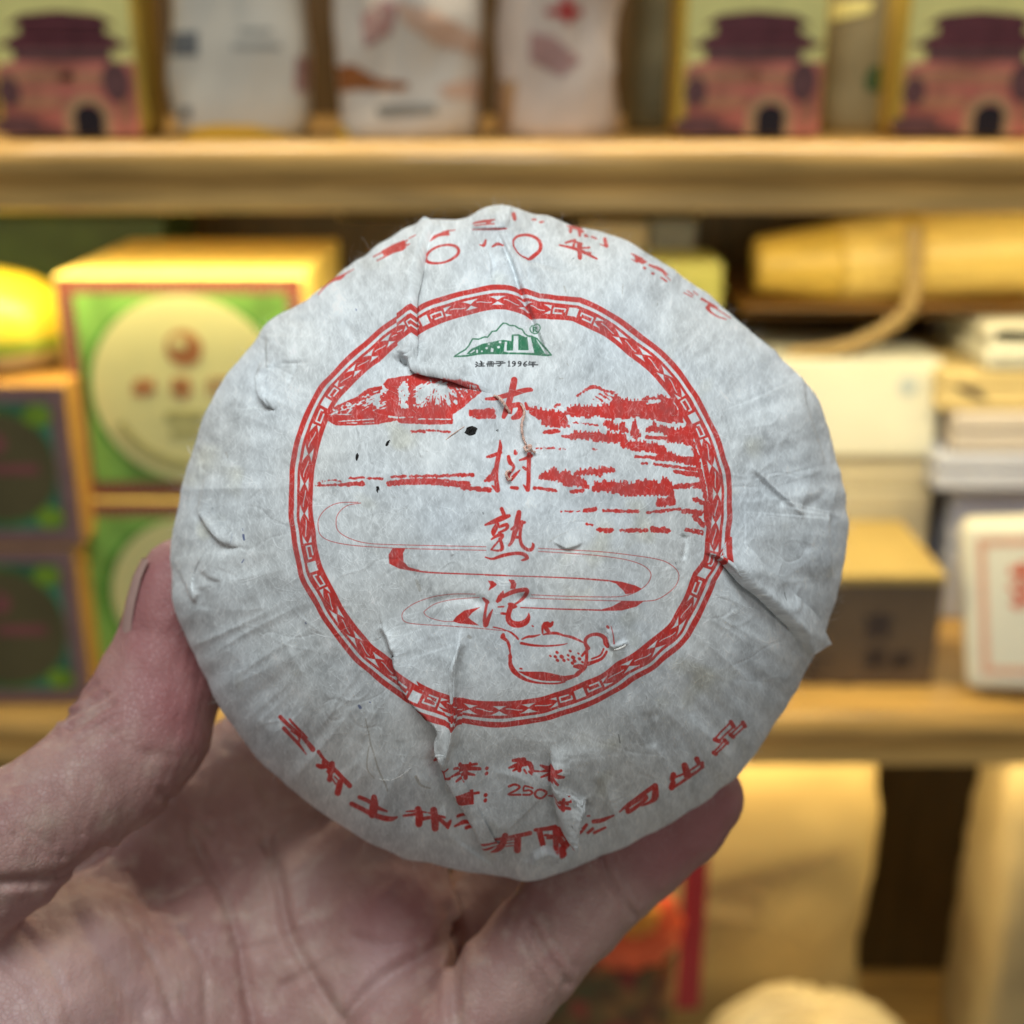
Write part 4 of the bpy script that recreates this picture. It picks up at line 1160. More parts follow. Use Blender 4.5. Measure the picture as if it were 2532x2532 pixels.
for i, (x, y, a_, b_, t) in enumerate(((1163, 1063, 17, 14, .3), (1172, 1045, 7, 5, 0), (1212, 1052, 4, 4, 0), (1221, 1058, 3, 5, 0), (1240, 1068, 4, 3, 0), (940, 1108, 4, 3, .4), (930, 1112, 3, 2, 0), (1190, 1146, 4, 6, .5),  (1178, 1058, 7, 6, 0), (1152, 1045, 5, 7, 0), (1230, 1062, 6, 6, 0), (957, 1095, 8, 13, -.5), (945, 1104, 5, 3, .4), (883, 1130, 7, 14, -.1),
                                      (933, 1211, 7, 14, 0.05), (1195, 1156, 5, 9, .5), (1202, 1166, 3, 4, 0), (1191, 1035, 6, 4, 0), (1208, 1050, 3, 3, 0), (1304, 1046, 3, 4, 0))):
    part("tea_crumb", tea, crumb(x, y, a_, b_, t, 100 + i), leafm)

# ---- torn pinkish twists of paper
twistm = mat("torn_paper_fibre", (0.80, 0.52, 0.42), 0.75, 0.2, 1500, 0.4, 3000, 0.2)
whitem = mat("loose_white_fibre", (0.72, 0.70, 0.66), 0.8, 0.1, 1500)


def twist(c, pts, lift, w0, m, name="paper_twist"):
    p = spline([q[:2] for q in cv(c, pts)], 26)
    L = np.interp(np.linspace(0, 1, 26), np.linspace(0, 1, len(lift)), lift)
    P, n = on_paper(p[:, 0], p[:, 1])
    P = P + n * (L * 1e-3)[:, None]
    R = w0 * 1e-3 * (0.55 + 0.45 * np.sin(np.linspace(0.3, 2.8, 26))) * (1 + 0.25 * np.sin(np.arange(26) * 1.9))
    part(name, tea, tube_mesh("twist", P, R, 7), m)


twist('G', [(235, 435), (300, 490), (350, 560), (400, 620), (460, 680)], [.1, .7, 1.1, .8, .1], 0.20, twistm)
twist('G', [(610, 560), (650, 640), (655, 740), (625, 850), (625, 960), (650, 1060), (690, 1150)], [.1, .5, .8, .7, .7, .5, .4], 0.17, twistm)
twist('G', [(690, 1150), (660, 1190), (700, 1240), (750, 1190), (710, 1170), (760, 1230), (815, 1245)], [.3, .6, .9, 1.0, .9, .6, .3], 0.19, twistm)
twist('G', [(480, 1500), (420, 1520), (410, 1580), (450, 1630), (480, 1590)], [.1, .6, .8, .5, .1], 0.17, twistm)
twist('M', [(1420, 590), (1350, 640), (1290, 680), (1240, 720)], [.05, .15, .15, .05], 0.06, twistm)
twist('P', [(1680, 470), (1720, 440), (1800, 410), (1830, 400)], [.2, .5, .4, .1], 0.13, whitem)
twist('V', [(1130, 770), (1250, 770), (1370, 720), (1480, 650)], [.1, .2, .3, .1], 0.035, whitem)
twist('J', [(320, 1560), (350, 1640), (390, 1700)], [.5, .6, .4], 0.05, whitem)

# ---- fuzz of loose fibres standing off the paper (uncountable)
Vf, Ff = [], []
for i in range(2600):
    if i < 900:                                     # along the outline
        k = rng.integers(0, NA); row = rng.integers(NF - 26, NF)
    else:
        k = rng.integers(0, NA); row = int(NF * math.sqrt(rng.uniform(0.01, 0.9)))
    P = V1[row, k]; n = NN[row, k]
    t = rng.normal(size=3); t -= n * (t @ n); t /= np.linalg.norm(t)
    L = rng.uniform(0.0006, 0.0024) * (1.2 if i < 900 else 1.0)
    up_ = rng.uniform(0.1, 0.7) if i < 900 else rng.uniform(0.02, 0.16)
    wv = np.cross(t, n) * rng.uniform(0.000006, 0.000012)
    bend = rng.normal(size=3) * 0.3 * L
    s = len(Vf)
    for q in range(5):
        u = q / 4
        c = P + t * L * u + n * (L * up_ * math.sin(u * 2.2) + 0.00003) + bend * u * u
        Vf += [c - wv * (1 - .6 * u), c + wv * (1 - .6 * u)]
    for q in range(4):
        Ff.append((s + 2 * q, s + 2 * q + 1, s + 2 * q + 3, s + 2 * q + 2))
part("paper_fuzz", tea, mesh_np("fuzz", Vf, np.array(Ff)), whitem, kind="stuff")
# ================================================================== the hand
def surface_net(f, org, h):
    s = f < 0
    nx, ny, nz = f.shape
    base = s[:-1, :-1, :-1]
    acc = np.zeros((nx - 1, ny - 1, nz - 1, 3), np.float32); cnt = np.zeros((nx - 1, ny - 1, nz - 1), np.float32)
    corners = [(i, j, k) for i in (0, 1) for j in (0, 1) for k in (0, 1)]
    sub = lambda A, c: A[c[0]:c[0] + nx - 1, c[1]:c[1] + ny - 1, c[2]:c[2] + nz - 1]
    for a in corners:
        for ax in range(3):
            if a[ax] == 0:
                b = list(a); b[ax] = 1; b = tuple(b)
                fa, fb = sub(f, a), sub(f, b)
                m = (fa < 0) != (fb < 0)
                t = np.where(m, fa / np.where(m, fa - fb, 1), 0)
                p = np.array(a, np.float32)
                for q in range(3):
                    acc[..., q] += m * (p[q] + (t if q == ax else 0))
                cnt += m
    act = cnt > 0
    idx = np.full(act.shape, -1, np.int64)
    idx[act] = np.arange(act.sum())
    cells = np.argwhere(act)
    V = org + h * (cells + acc[act] / cnt[act][:, None])
    F = []
    for ax in range(3):
        o1, o2 = (ax + 1) % 3, (ax + 2) % 3
        a = np.moveaxis(s, ax, 0)
        d = a[:-1] != a[1:]
        e = np.argwhere(d)
        pos = np.zeros_like(e); pos[:, ax] = e[:, 0]
        rest = [q for q in range(3) if q != ax]
        pos[:, rest[0]] = e[:, 1]; pos[:, rest[1]] = e[:, 2]
        ok = (pos[:, o1] > 0) & (pos[:, o2] > 0) & (pos[:, o1] < f.shape[o1] - 1) & (pos[:, o2] < f.shape[o2] - 1)
        pos = pos[ok]
        qd = []
        for (u, v) in ((0, 0), (1, 0), (1, 1), (0, 1)):
            c = pos.copy(); c[:, o1] -= 1 - u; c[:, o2] -= 1 - v
            qd.append(idx[c[:, 0], c[:, 1], c[:, 2]])
        qd = np.stack(qd, -1)
        flip = ~s[pos[:, 0], pos[:, 1], pos[:, 2]]
        qd[flip] = qd[flip][:, ::-1]
        F.append(qd)
    F = np.vstack(F)
    return V, F[(F >= 0).all(1)]


def cc(px, py, d):
    return np.array([(px - 1266.0) / FPX * d, -(py - 1266.0) / FPX * d, d])


CHAINS = [   # (px, py, depth along the view, radius in px): thumb, ring finger, middle finger, index side of the palm, palm pads
    [(440, 1416, .2045, 86), (430, 1480, .2045, 102), (418, 1570, .2045, 114), (395, 1690, .2035, 145), (352, 1800, .2015, 165), (280, 1890, .198, 158), (170, 1975, .193, 150), (20, 2080, .188, 165), (-190, 2220, .186, 195)],
    [(1738, 1972, .2035, 101), (1680, 2020, .2035, 110), (1590, 2095, .204, 119), (1500, 2170, .2035, 121), (1415, 2245, .2025, 130), (1330, 2340, .2015, 125), (1240, 2445, .2005, 128), (1050, 2690, .199, 165)],
    [(985, 2740, .206, 180), (985, 2560, .209, 160), (985, 2420, .213, 146), (975, 2270, .217, 150), (960, 2130, .224, 140), (1000, 1900, .236, 130)],
    [(520, 2420, .228, 190), (640, 2180, .236, 170), (690, 2010, .243, 165), (800, 1780, .250, 150)],
    [(-120, 2700, .192, 330), (40, 2560, .197, 300), (160, 2440, .204, 240)],
    [(240, 2780, .205, 300), (420, 2560, .214, 250), (520, 2380, .221, 215)],
    [(-60, 2900, .196, 380), (-500, 3350, .185, 420), (-1100, 3950, .172, 450), (-1700, 4500, .165, 480)],
    [(560, 2900, .214, 300), (720, 2640, .217, 220), (800, 2400, .220, 180), (790, 2220, .226, 165)],
    [(1060, 2500, .226, 130), (1170, 2320, .238, 135), (1300, 2110, .248, 125), (1480, 1930, .250, 112)],
    [(-60, 2380, .216, 190), (240, 2230, .226, 180), (470, 2040, .236, 165), (600, 1900, .243, 130)],
]
HORG = np.array([-0.165, -0.175, 0.140]); HH = 0.00112
HN = np.array([184, 158, 116])
gxs = [HORG[q] + HH * np.arange(HN[q]) for q in range(3)]
HG = np.stack(np.meshgrid(*gxs, indexing='ij'), -1).astype(np.float32)


def smin(a, b, k):
    h = np.clip(0.5 + 0.5 * (b - a) / k, 0, 1)
    return b * (1 - h) + a * h - k * h * (1 - h)


def chain_sdf(Pq, ch):
    out = None
    for a, b in zip(ch[:-1], ch[1:]):
        A, B = cc(*a[:3]), cc(*b[:3]); ra_, rb_ = a[3] * a[2] / FPX, b[3] * b[2] / FPX
        ab = B - A
        t = np.clip(((Pq - A) @ ab) / (ab @ ab), 0, 1)
        d = np.sqrt((((Pq - A) - t[..., None] * ab) ** 2).sum(-1)) - (ra_ + (rb_ - ra_) * t)
        out = d if out is None else smin(out, d, 0.0022)
    return out


CREASES = [  # pixel polylines: depth mm, half width px
    ([(1110, 2250), (1128, 2330), (1122, 2430), (1130, 2560)], 1.6, 16),
    ([(840, 2560), (880, 2490), (940, 2430), (1010, 2385), (1075, 2345), (1115, 2300)], 2.2, 20),
    ([(470, 2050), (500, 2120), (551, 2212), (584, 2312), (605, 2420), (630, 2560)], 1.3, 15),
    ([(660, 2080), (690, 2179), (717, 2312), (783, 2431), (840, 2520)], 1.5, 15),
    ([(160, 2206), (190, 2270), (219, 2325), (279, 2411), (350, 2500)], 1.0, 26),
    ([(262, 2105), (200, 2140), (131, 2170), (0, 2182)], 1.8, 14),
    ([(275, 1815), (310, 1842), (350, 1862), (420, 1870)], 0.45, 13),
    ([(150, 1775), (190, 1757), (262, 1716)], 1.1, 7), ([(170, 1800), (215, 1775), (280, 1738)], 1.0, 7), ([(140, 1740), (185, 1735), (240, 1690)], 0.5, 6), ([(190, 1830), (240, 1800), (290, 1770)], 0.6, 7),
    ([(230, 1860), (270, 1825), (300, 1800)], 0.4, 6),
    ([(1478, 2110), (1500, 2160), (1539, 2223), (1570, 2262)], 1.1, 10), ([(1510, 2120), (1545, 2180), (1580, 2235)], 0.5, 7),
    ([(1312, 2290), (1335, 2330), (1362, 2375), (1400, 2430)], 1.1, 11), ([(1345, 2270), (1370, 2330), (1420, 2390)], 0.6, 8), ([(1290, 2310), (1320, 2380), (1360, 2440)], 0.4, 8),
    ([(0, 1990), (60, 2050), (130, 2090)], 0.5, 9), ([(30, 2060), (110, 2110), (180, 2120)], 0.4, 8), ([(130, 1940), (180, 2010), (200, 2060)], 0.4, 9),
    ([(400, 1960), (470, 2020), (520, 2050)], 0.9, 13), ([(560, 1850), (620, 1890), (660, 1960)], 0.9, 13),
    ([(300, 2250), (380, 2380), (430, 2520)], 0.5, 12), ([(700, 2440), (760, 2410), (840, 2360)], 0.6, 12), ([(600, 2350), (680, 2330), (740, 2300)], 0.4, 10), ([(880, 2320), (960, 2340), (1050, 2320)], 0.5, 12),
    ([(60, 2300), (140, 2420), (180, 2532)], 0.4, 12), ([(0, 2380), (80, 2450), (120, 2532)], 0.3, 10), ([(450, 2300), (500, 2400), (510, 2532)], 0.4, 10),
]


def hand_sdf(Pq, fine=False):
    d = None
    ks = (0.004, 0.0035, 0.0045, 0.009, 0.006, 0.009, 0.012, 0.008, 0.003, 0.008)
    for ch, k in zip(CHAINS, ks):
        e = chain_sdf(Pq, ch)
        d = e if d is None else smin(d, e, k)
    if fine:
        px = 1266 + Pq[..., 0] / Pq[..., 2] * FPX; py = 1266 - Pq[..., 1] / Pq[..., 2] * FPX
        for line, dp, wd in CREASES:
            L = spline(line, 14)
            best = np.full(px.shape, 1e9)
            for i in range(len(L) - 1):
                ex, ey = L[i + 1] - L[i]
                t = np.clip(((px - L[i][0]) * ex + (py - L[i][1]) * ey) / (ex * ex + ey * ey), 0, 1)
                best = np.minimum(best, np.hypot(px - L[i][0] - t * ex, py - L[i][1] - t * ey))
            wd = wd * 1.15
            d = d + 0.8 * dp * 1e-3 * (np.exp(-(best / wd) ** 2) - 0.25 * np.exp(-(best / (2.6 * wd)) ** 2))
        d = d + 0.0005 * noise3(Pq, 330, 61, 2) + 0.00016 * noise3(Pq, 1300, 62, 2)
    return d


# keep a seat for the cake: the hand closes on it but does not enter it
fcoarse = hand_sdf(HG)
for ax_q in range(3):
    for end in (0, -1):
        ix = [slice(None)] * 3; ix[ax_q] = end
        fcoarse[tuple(ix)] = np.maximum(fcoarse[tuple(ix)], HH)
HV, HF = surface_net(fcoarse, HORG, HH)
# one linear split, then settle on the exact surface with creases
ed = np.sort(np.vstack([HF[:, [0, 1]], HF[:, [1, 2]], HF[:, [2, 3]], HF[:, [3, 0]]]), 1)
ue, inv = np.unique(ed, axis=0, return_inverse=True)
inv = inv.reshape(4, -1).T
nV, nE = len(HV), len(ue)
Vs = np.vstack([HV, (HV[ue[:, 0]] + HV[ue[:, 1]]) / 2, HV[HF].mean(1)])
e_ = inv + nV; fce = np.arange(len(HF)) + nV + nE
HF2 = np.vstack([np.stack([HF[:, i], e_[:, i], fce, e_[:, i - 1]], -1) for i in range(4)])
for it in range(4):
    fine = it > 0
    d0 = hand_sdf(Vs, fine)
    d0 = np.where((np.abs(Vs - HORG).min(1) < 2.5 * HH) | (np.abs(Vs - (HORG + HH * (HN - 1))).min(1) < 2.5 * HH), 0, d0)
    g = np.stack([hand_sdf(Vs + np.eye(3)[q] * 0.0006, False) - hand_sdf(Vs - np.eye(3)[q] * 0.0006, False) for q in range(3)], -1) if it < 2 else g
    g_ = g / (np.linalg.norm(g, axis=1)[:, None] + 1e-12)
    Vs = Vs - g_ * np.clip(d0, -0.0012, 0.0012)[:, None]
Vw = CAM + Vs[:, :1] * RIGHT + Vs[:, 1:2] * UP + Vs[:, 2:3] * FWD

skin = bpy.data.materials.new("skin")
skin.use_nodes = True
nt = skin.node_tree
bs = nt.nodes["Principled BSDF"]
tc = nt.nodes.new("ShaderNodeTexCoord")


def node_noise(scale, detail=4):
    n = nt.nodes.new("ShaderNodeTexNoise"); n.inputs["Scale"].default_value = scale; n.inputs["Detail"].default_value = detail
    nt.links.new(tc.outputs["Object"], n.inputs["Vector"])
    return n


def mixc(a, b, fac):
    m = nt.nodes.new("ShaderNodeMix"); m.data_type = 'RGBA'
    for s, v in ((6, a), (7, b)):
        if isinstance(v, tuple):
            m.inputs[s].default_value = (*v, 1)
        else:
            nt.links.new(v, m.inputs[s])
    nt.links.new(fac, m.inputs[0])
    return m.outputs[2]


def ramp(src, lo, hi):
    r = nt.nodes.new("ShaderNodeMapRange"); r.inputs[1].default_value = lo; r.inputs[2].default_value = hi
    nt.links.new(src, r.inputs[0])
    return r.outputs[0]


n1 = node_noise(70, 3); n2 = node_noise(240, 4); n3 = node_noise(900, 2)
at = nt.nodes.new("ShaderNodeAttribute"); at.attribute_name = "flush"
c = mixc((0.395, 0.242, 0.208), (0.32, 0.165, 0.148), ramp(n1.outputs[0], 0.38, 0.62))
c = mixc(c, (0.44, 0.305, 0.255), ramp(n2.outputs[0], 0.5, 0.78))
c = mixc(c, (0.33, 0.125, 0.125), at.outputs["Fac"])
lit_pad_attr = nt.nodes.new("ShaderNodeAttribute"); lit_pad_attr.attribute_name = "pale"
c = mixc(c, (0.56, 0.375, 0.365), lit_pad_attr.outputs["Fac"])  # paler tint imitates stronger light on the palm pads
nt.links.new(c, bs.inputs["Base Color"])
bs.inputs["Roughness"].default_value = 0.50
bs.inputs["Specular IOR Level"].default_value = 0.42
bs.inputs["Subsurface Weight"].default_value = 0.22
bs.inputs["Subsurface Radius"].default_value = (1.0, 0.35, 0.2)
bs.inputs["Subsurface Scale"].default_value = 0.0025
vo = nt.nodes.new("ShaderNodeTexVoronoi"); vo.feature = 'DISTANCE_TO_EDGE'; vo.inputs["Scale"].default_value = 1150
nt.links.new(tc.outputs["Object"], vo.inputs["Vector"])
sumh = nt.nodes.new("ShaderNodeMath"); sumh.operation = 'ADD'
nt.links.new(ramp(vo.outputs["Distance"], 0.0, 0.12), sumh.inputs[0]); nt.links.new(n3.outputs[0], sumh.inputs[1])
b = nt.nodes.new("ShaderNodeBump"); b.inputs["Strength"].default_value = 0.4; b.inputs["Distance"].default_value = 0.0002
nt.links.new(sumh.outputs[0], b.inputs["Height"]); nt.links.new(b.outputs[0], bs.inputs["Normal"])

hand = thing("hand", "bare hand holding the paper-wrapped tea cake from behind, thumb at its left edge", "hand", K(300, 2500, 0.2))
hm = mesh_np("hand", Vw, HF2)
fl = np.zeros(len(Vs))
for (px, py, d_, r_) in ((438, 1440, .198, .011), (430, 1600, .196, .012), (1738, 1972, .197, .011), (1650, 2050, .197, .009), (960, 2260, .205, .008), (470, 1770, .19, .008)):
    fl += 0.75 * np.exp(-((np.linalg.norm(Vs - cc(px, py, d_), axis=1) / r_) ** 2))
hm.attributes.new("flush", 'FLOAT', 'POINT').data.foreach_set("value", np.clip(fl, 0, .85).astype(np.float32))
lit_pads = np.zeros(len(Vs))  # brighter light on the thenar and pads, put into the skin colour
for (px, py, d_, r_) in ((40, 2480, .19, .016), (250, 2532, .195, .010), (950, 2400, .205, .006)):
    lit_pads += 0.7 * np.exp(-((np.linalg.norm(Vs - cc(px, py, d_), axis=1) / r_) ** 2))
lit_pads *= np.clip(0.75 + 0.35 * noise3(Vs, 500, 65, 2), 0, 1.2)
hm.attributes.new("pale", 'FLOAT', 'POINT').data.foreach_set("value", np.clip(lit_pads, 0, .9).astype(np.float32))
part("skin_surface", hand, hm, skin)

# thumbnail, seen edge-on on the far left of the thumb
nailm = mat("fingernail", (0.40, 0.25, 0.215), 0.30, 0.06, 400, 0.0, 60, 0.5)
VN, FN = [], []
r0, c0 = 24, 14
for i in range(r0):
    u = i / (r0 - 1)
    ax_ = spline([(440, 1380, .2035), (430, 1450, .2035), (421, 1520, .2035), (416, 1580, .2035)], r0)[i]
    rp = np.interp(u, [0, .2, .5, 1], [82, 97, 107, 114]) + 4.2 * (1 - u ** 2)
    for k in range(c0):
        a = math.radians(np.interp(k, [0, c0 - 1], [128, 226]))
        wob = 1 - 0.02 * (2 * k / (c0 - 1) - 1) ** 4
        A = cc(*ax_)
        rm = rp * ax_[2] / FPX * wob
        q_ = A + np.array([math.cos(a) * rm, 0, -math.sin(a) * rm * -1.0 if False else math.sin(a) * rm * -1.0])
        VN.append(q_)
VN = np.array(VN)
VNw = CAM + VN[:, :1] * RIGHT + VN[:, 1:2] * UP + VN[:, 2:3] * FWD
for i in range(r0 - 1):
    for k in range(c0 - 1):
        FN.append((i * c0 + k, (i + 1) * c0 + k, (i + 1) * c0 + k + 1, i * c0 + k + 1))
part("fingernail", hand, mesh_np("nail", VNw, np.array(FN)), nailm)
# ================================================================== the shop shelf behind
YF = 1.10                                              # front of the shelf boards
ZU = W(1266, 352, YF)[2]; ZU0 = W(1266, 528, YF)[2]    # upper board, top and bottom of its front
ZL = W(1266, 1772, YF)[2]; ZL0 = W(1266, 1902, YF)[2]
ZB = ZL0 - 0.76
YB = 1.70
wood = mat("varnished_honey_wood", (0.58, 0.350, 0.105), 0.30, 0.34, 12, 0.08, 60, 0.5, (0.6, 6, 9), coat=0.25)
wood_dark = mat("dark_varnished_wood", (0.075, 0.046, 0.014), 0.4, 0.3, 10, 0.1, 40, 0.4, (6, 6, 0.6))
ledm = mat("warm_led_diffuser", (1.0, 0.78, 0.34), 0.5, emit=1.6)

shelf = thing("shop_shelf", "honey coloured wooden shop shelves with rounded edges and warm light strips", "shelf", (0, YB, ZB - 0.3))


def board(z0, z1, name="shelf_board"):
    x0, x1 = -1.1, 1.1
    h = z1 - z0
    prof = []                                          # (y, z) outline of the moulded front, top to bottom
    r = 0.30 * h
    for a in np.linspace(90, -60, 12):
        prof.append((YF + r - r * math.cos(math.radians(a)) , z1 - r + r * math.sin(math.radians(a))))
    prof += [(YF + 0.012, z1 - 0.64 * h), (YF + 0.012, z1 - 0.70 * h), (YF + 0.006, z1 - 0.74 * h), (YF + 0.004, z1 - 0.96 * h), (YF + 0.008, z0)]
    prof += [(YF + 0.03, z0), (YF + 0.03, z1 - 0.55 * h), (YB, z1 - 0.55 * h), (YB, z1)]
    n = len(prof)
    V = [(x0, p[0], p[1]) for p in prof] + [(x1, p[0], p[1]) for p in prof]
    F = [(i, (i + 1) % n, n + (i + 1) % n, n + i) for i in range(n)]
    me = bpy.data.meshes.new(name)
    me.from_pydata(V, [], F + [tuple(range(n))[::-1], tuple(range(n, 2 * n))])
    for p in list(me.polygons)[:11]:
        p.use_smooth = True
    return part(name, shelf, me, wood)


board(ZU0, ZU); board(ZL0, ZL)
part("bottom_board", shelf, box_mesh("bottom", (-1.1, YF - 0.02, ZB - 0.04), (1.1, YB, ZB), 0.004), wood)
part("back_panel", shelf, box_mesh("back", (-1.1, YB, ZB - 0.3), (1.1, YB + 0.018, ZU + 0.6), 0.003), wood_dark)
for sx in (-1.118, 1.1):
    part("side_panel", shelf, box_mesh("side", (sx, YF - 0.02, ZB - 0.3), (sx + 0.018, YB + 0.018, ZU + 0.6), 0.003), wood)
for xa, xb, z in ((-0.172, 0.165, ZU0), (-0.95, -0.2, ZU0), (0.25, 0.95, ZU0), (-0.95, 0.95, ZL0)):
    part("light_strip", shelf, box_mesh("led", (xa, YF + 0.034, z + 0.010), (xb, YF + 0.05, z + 0.018), 0.002), ledm)
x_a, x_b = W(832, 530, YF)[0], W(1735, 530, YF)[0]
part("lit_lip_strip", shelf, box_mesh("lit_lip", (x_a, YF + 0.006, ZU0 - 0.005), (x_b, YF + 0.03, ZU0 - 0.0005), 0.002), mat("lit_lip_gold", (0.72, 0.46, 0.12), 0.3, 0.1, 30))  # bright strip painted for the line of light along the board's lower lip
WARM = (1.0, 0.83, 0.46)
area("upper_strip_light", (0, YF + 0.042, ZU0 - 0.004), (0, YF + 0.13, ZU0 - 0.5), 1.9, 0.03, 7.0, WARM)
area("lower_strip_light", (0, YF + 0.075, ZL0 - 0.004), (0, YF + 0.14, ZL0 - 0.5), 1.9, 0.03, 5.0, WARM)
ZT = ZU + 0.46
board(ZT, ZT + 0.065)
area("added_top_warm_fill", (0, YF + 0.05, ZT - 0.004), (0, YF - 0.02, ZT - 0.5), 1.9, 0.05, 13.0, (1.0, 0.87, 0.66))  # out-of-view light added to warm and brighten the upper-shelf goods

floorm = mat("shop_floor_tile", (0.32, 0.30, 0.27), 0.4, 0.1, 3)
fl_ = bpy.data.objects.new("floor", mesh_np("floor", [(-4, -3, -0.02), (4, -3, -0.02), (4, 3, -0.02), (-4, 3, -0.02)], np.array([(0, 1, 2, 3)]), False))
fl_.data.materials.append(floorm)
COL.objects.link(fl_)
fl_["kind"] = "structure"
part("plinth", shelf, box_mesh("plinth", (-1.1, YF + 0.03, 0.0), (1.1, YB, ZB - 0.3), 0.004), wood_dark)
part("cabinet_front", shelf, box_mesh("cabinet", (-1.1, YF + 0.005, ZB - 0.3), (1.1, YF + 0.025, ZB - 0.04), 0.004), wood)


def rect(px0, px1, py0, py1, y):
    """world x0, x1, z0, z1 of a front seen between these pixels (x read at mid height)"""
    pm = (py0 + py1) / 2
    return W(px0, pm, y)[0], W(px1, pm, y)[0], W(1266, py1, y)[2], W(1266, py0, y)[2]


def bag_mesh(name, x0, x1, y0, y1, z0, z1, seed, amp=0.006, taper_=0.0, rows=30, round_=0.35, bottom=0.25):
    """stuffed paper bag: rounded rectangle rings, crumpled"""
    n = 64
    cx, cy = (x0 + x1) / 2, (y0 + y1) / 2
    hx, hy = (x1 - x0) / 2, (y1 - y0) / 2
    V = []
    for i in range(rows + 1):
        v = i / rows
        sc = 1 - bottom * max(0, (0.10 - v) / 0.10) ** 2 * 0.4
        ty = 1 - taper_ * max(0, (v - 0.55) / 0.45) ** 1.5
        for k in range(n):
            a = 2 * math.pi * k / n
            c_, s_ = math.cos(a), math.sin(a)
            e = 0.28 + round_ * 0.4
            X = math.copysign(abs(c_) ** e, c_); Y = math.copysign(abs(s_) ** e, s_)
            V.append((cx + hx * X * sc, cy + hy * Y * sc * ty, z0 + (z1 - z0) * v))
    V = np.array(V)
    sz = np.array([1, 1, .8])
    nn = noise3(V * sz, 28, seed, 3); n2 = np.abs(noise3(V * sz, 60, seed + 1, 2))
    dirv = V - np.array([cx, cy, 0]); dirv[:, 2] = 0
    dirv /= np.linalg.norm(dirv, axis=1)[:, None] + 1e-9
    V = V + dirv * (amp * (nn - 0.8 * n2))[:, None]
    F = []
    for i in range(rows):
        for k in range(n):
            l = (k + 1) % n
            F.append((i * n + k, i * n + l, (i + 1) * n + l, (i + 1) * n + k))
    me = bpy.data.meshes.new(name)
    me.from_pydata([tuple(v) for v in V], [], F + [tuple(range(n))[::-1], tuple(range(rows * n, rows * n + n))])
    for p in me.polygons:
        p.use_smooth = True
    me.update()
    return me


def patch_on(name, me, y_front, poly_, lift=0.0012, nx=14, nz=10, hold=None):
    """printed patch draped over the front of a bag: a small grid cast on to the bag's front surface"""
    from mathutils.bvhtree import BVHTree
    vs = [v.co.copy() for v in me.vertices]
    off = origin_of(hold) if hold is not None else np.zeros(3)
    tree = BVHTree.FromPolygons([Vector(np.array(v) + off) for v in vs], [tuple(p.vertices) for p in me.polygons])
    P = np.array(poly_)
    lo, hi = P.min(0), P.max(0)
    xs = np.linspace(lo[0], hi[0], nx * 2 + 1); zs = np.linspace(lo[1], hi[1], nz * 2 + 1)
    inside = lambda x, z: sum(((P[i][1] > z) != (P[(i + 1) % len(P)][1] > z)) and (x < P[i][0] + (z - P[i][1]) * (P[(i + 1) % len(P)][0] - P[i][0]) / (P[(i + 1) % len(P)][1] - P[i][1])) for i in range(len(P))) % 2 == 1
    V, F, idx = [], [], {}
    def vert(i, j):
        if (i, j) not in idx:
            h = tree.ray_cast(Vector((xs[i], y_front - 0.5, zs[j])), Vector((0, 1, 0)))
            if h[0] is None:
                return None
            idx[(i, j)] = len(V); V.append((xs[i], h[0].y - lift, zs[j]))
        return idx[(i, j)]
    for i in range(len(xs) - 1):
        for j in range(len(zs) - 1):
            if inside((xs[i] + xs[i + 1]) / 2, (zs[j] + zs[j + 1]) / 2):
                q_ = [vert(i, j), vert(i + 1, j), vert(i + 1, j + 1), vert(i, j + 1)]
                if None not in q_:
                    F.append(q_)
    return mesh_np(name, V, np.array(F)) if F else None


def ellipse(cx, cz, rx, rz, n=36, a0=0, a1=360):
    return [(cx + rx * math.cos(math.radians(t)), cz + rz * math.sin(math.radians(t))) for t in np.linspace(a0, a1, n, endpoint=(a1 - a0) < 360)]


def copy_tree(root, loc, rz, label):
    c_ = root.copy(); COL.objects.link(c_)
    c_.location = loc; c_.rotation_euler = (0, 0, rz); c_["label"] = label
    for ch in list(root.children):
        d = ch.copy(); COL.objects.link(d); d.parent = c_
        for g_ in list(ch.children):
            e = g_.copy(); COL.objects.link(e); e.parent = d
    return c_


# ---------------------------------------------------------------- upper shelf: three packets printed with a gate tower
m_ysky = mat("pale_yellow_print", (0.80, 0.73, 0.26), 0.45, 0.12, 20)
m_plum = mat("plum_print", (0.13, 0.030, 0.038), 0.45, 0.25, 50)
m_plum2 = mat("grey_plum_print", (0.13, 0.055, 0.055), 0.45, 0.25, 60)
m_wall = mat("salmon_wall_print", (0.56, 0.17, 0.125), 0.38, 0.5, 22)
m_buffwall = mat("buff_wall_print", (0.46, 0.20, 0.11), 0.5, 0.3, 50)
m_arch = mat("dark_arch_print", (0.012, 0.006, 0.010), 0.5, 0.2, 30)
m_pale = mat("pale_buff_print", (0.50, 0.30, 0.15), 0.5, 0.2, 40)
m_gold = mat("gold_packet_side", (0.52, 0.36, 0.055), 0.4, 0.15, 25)

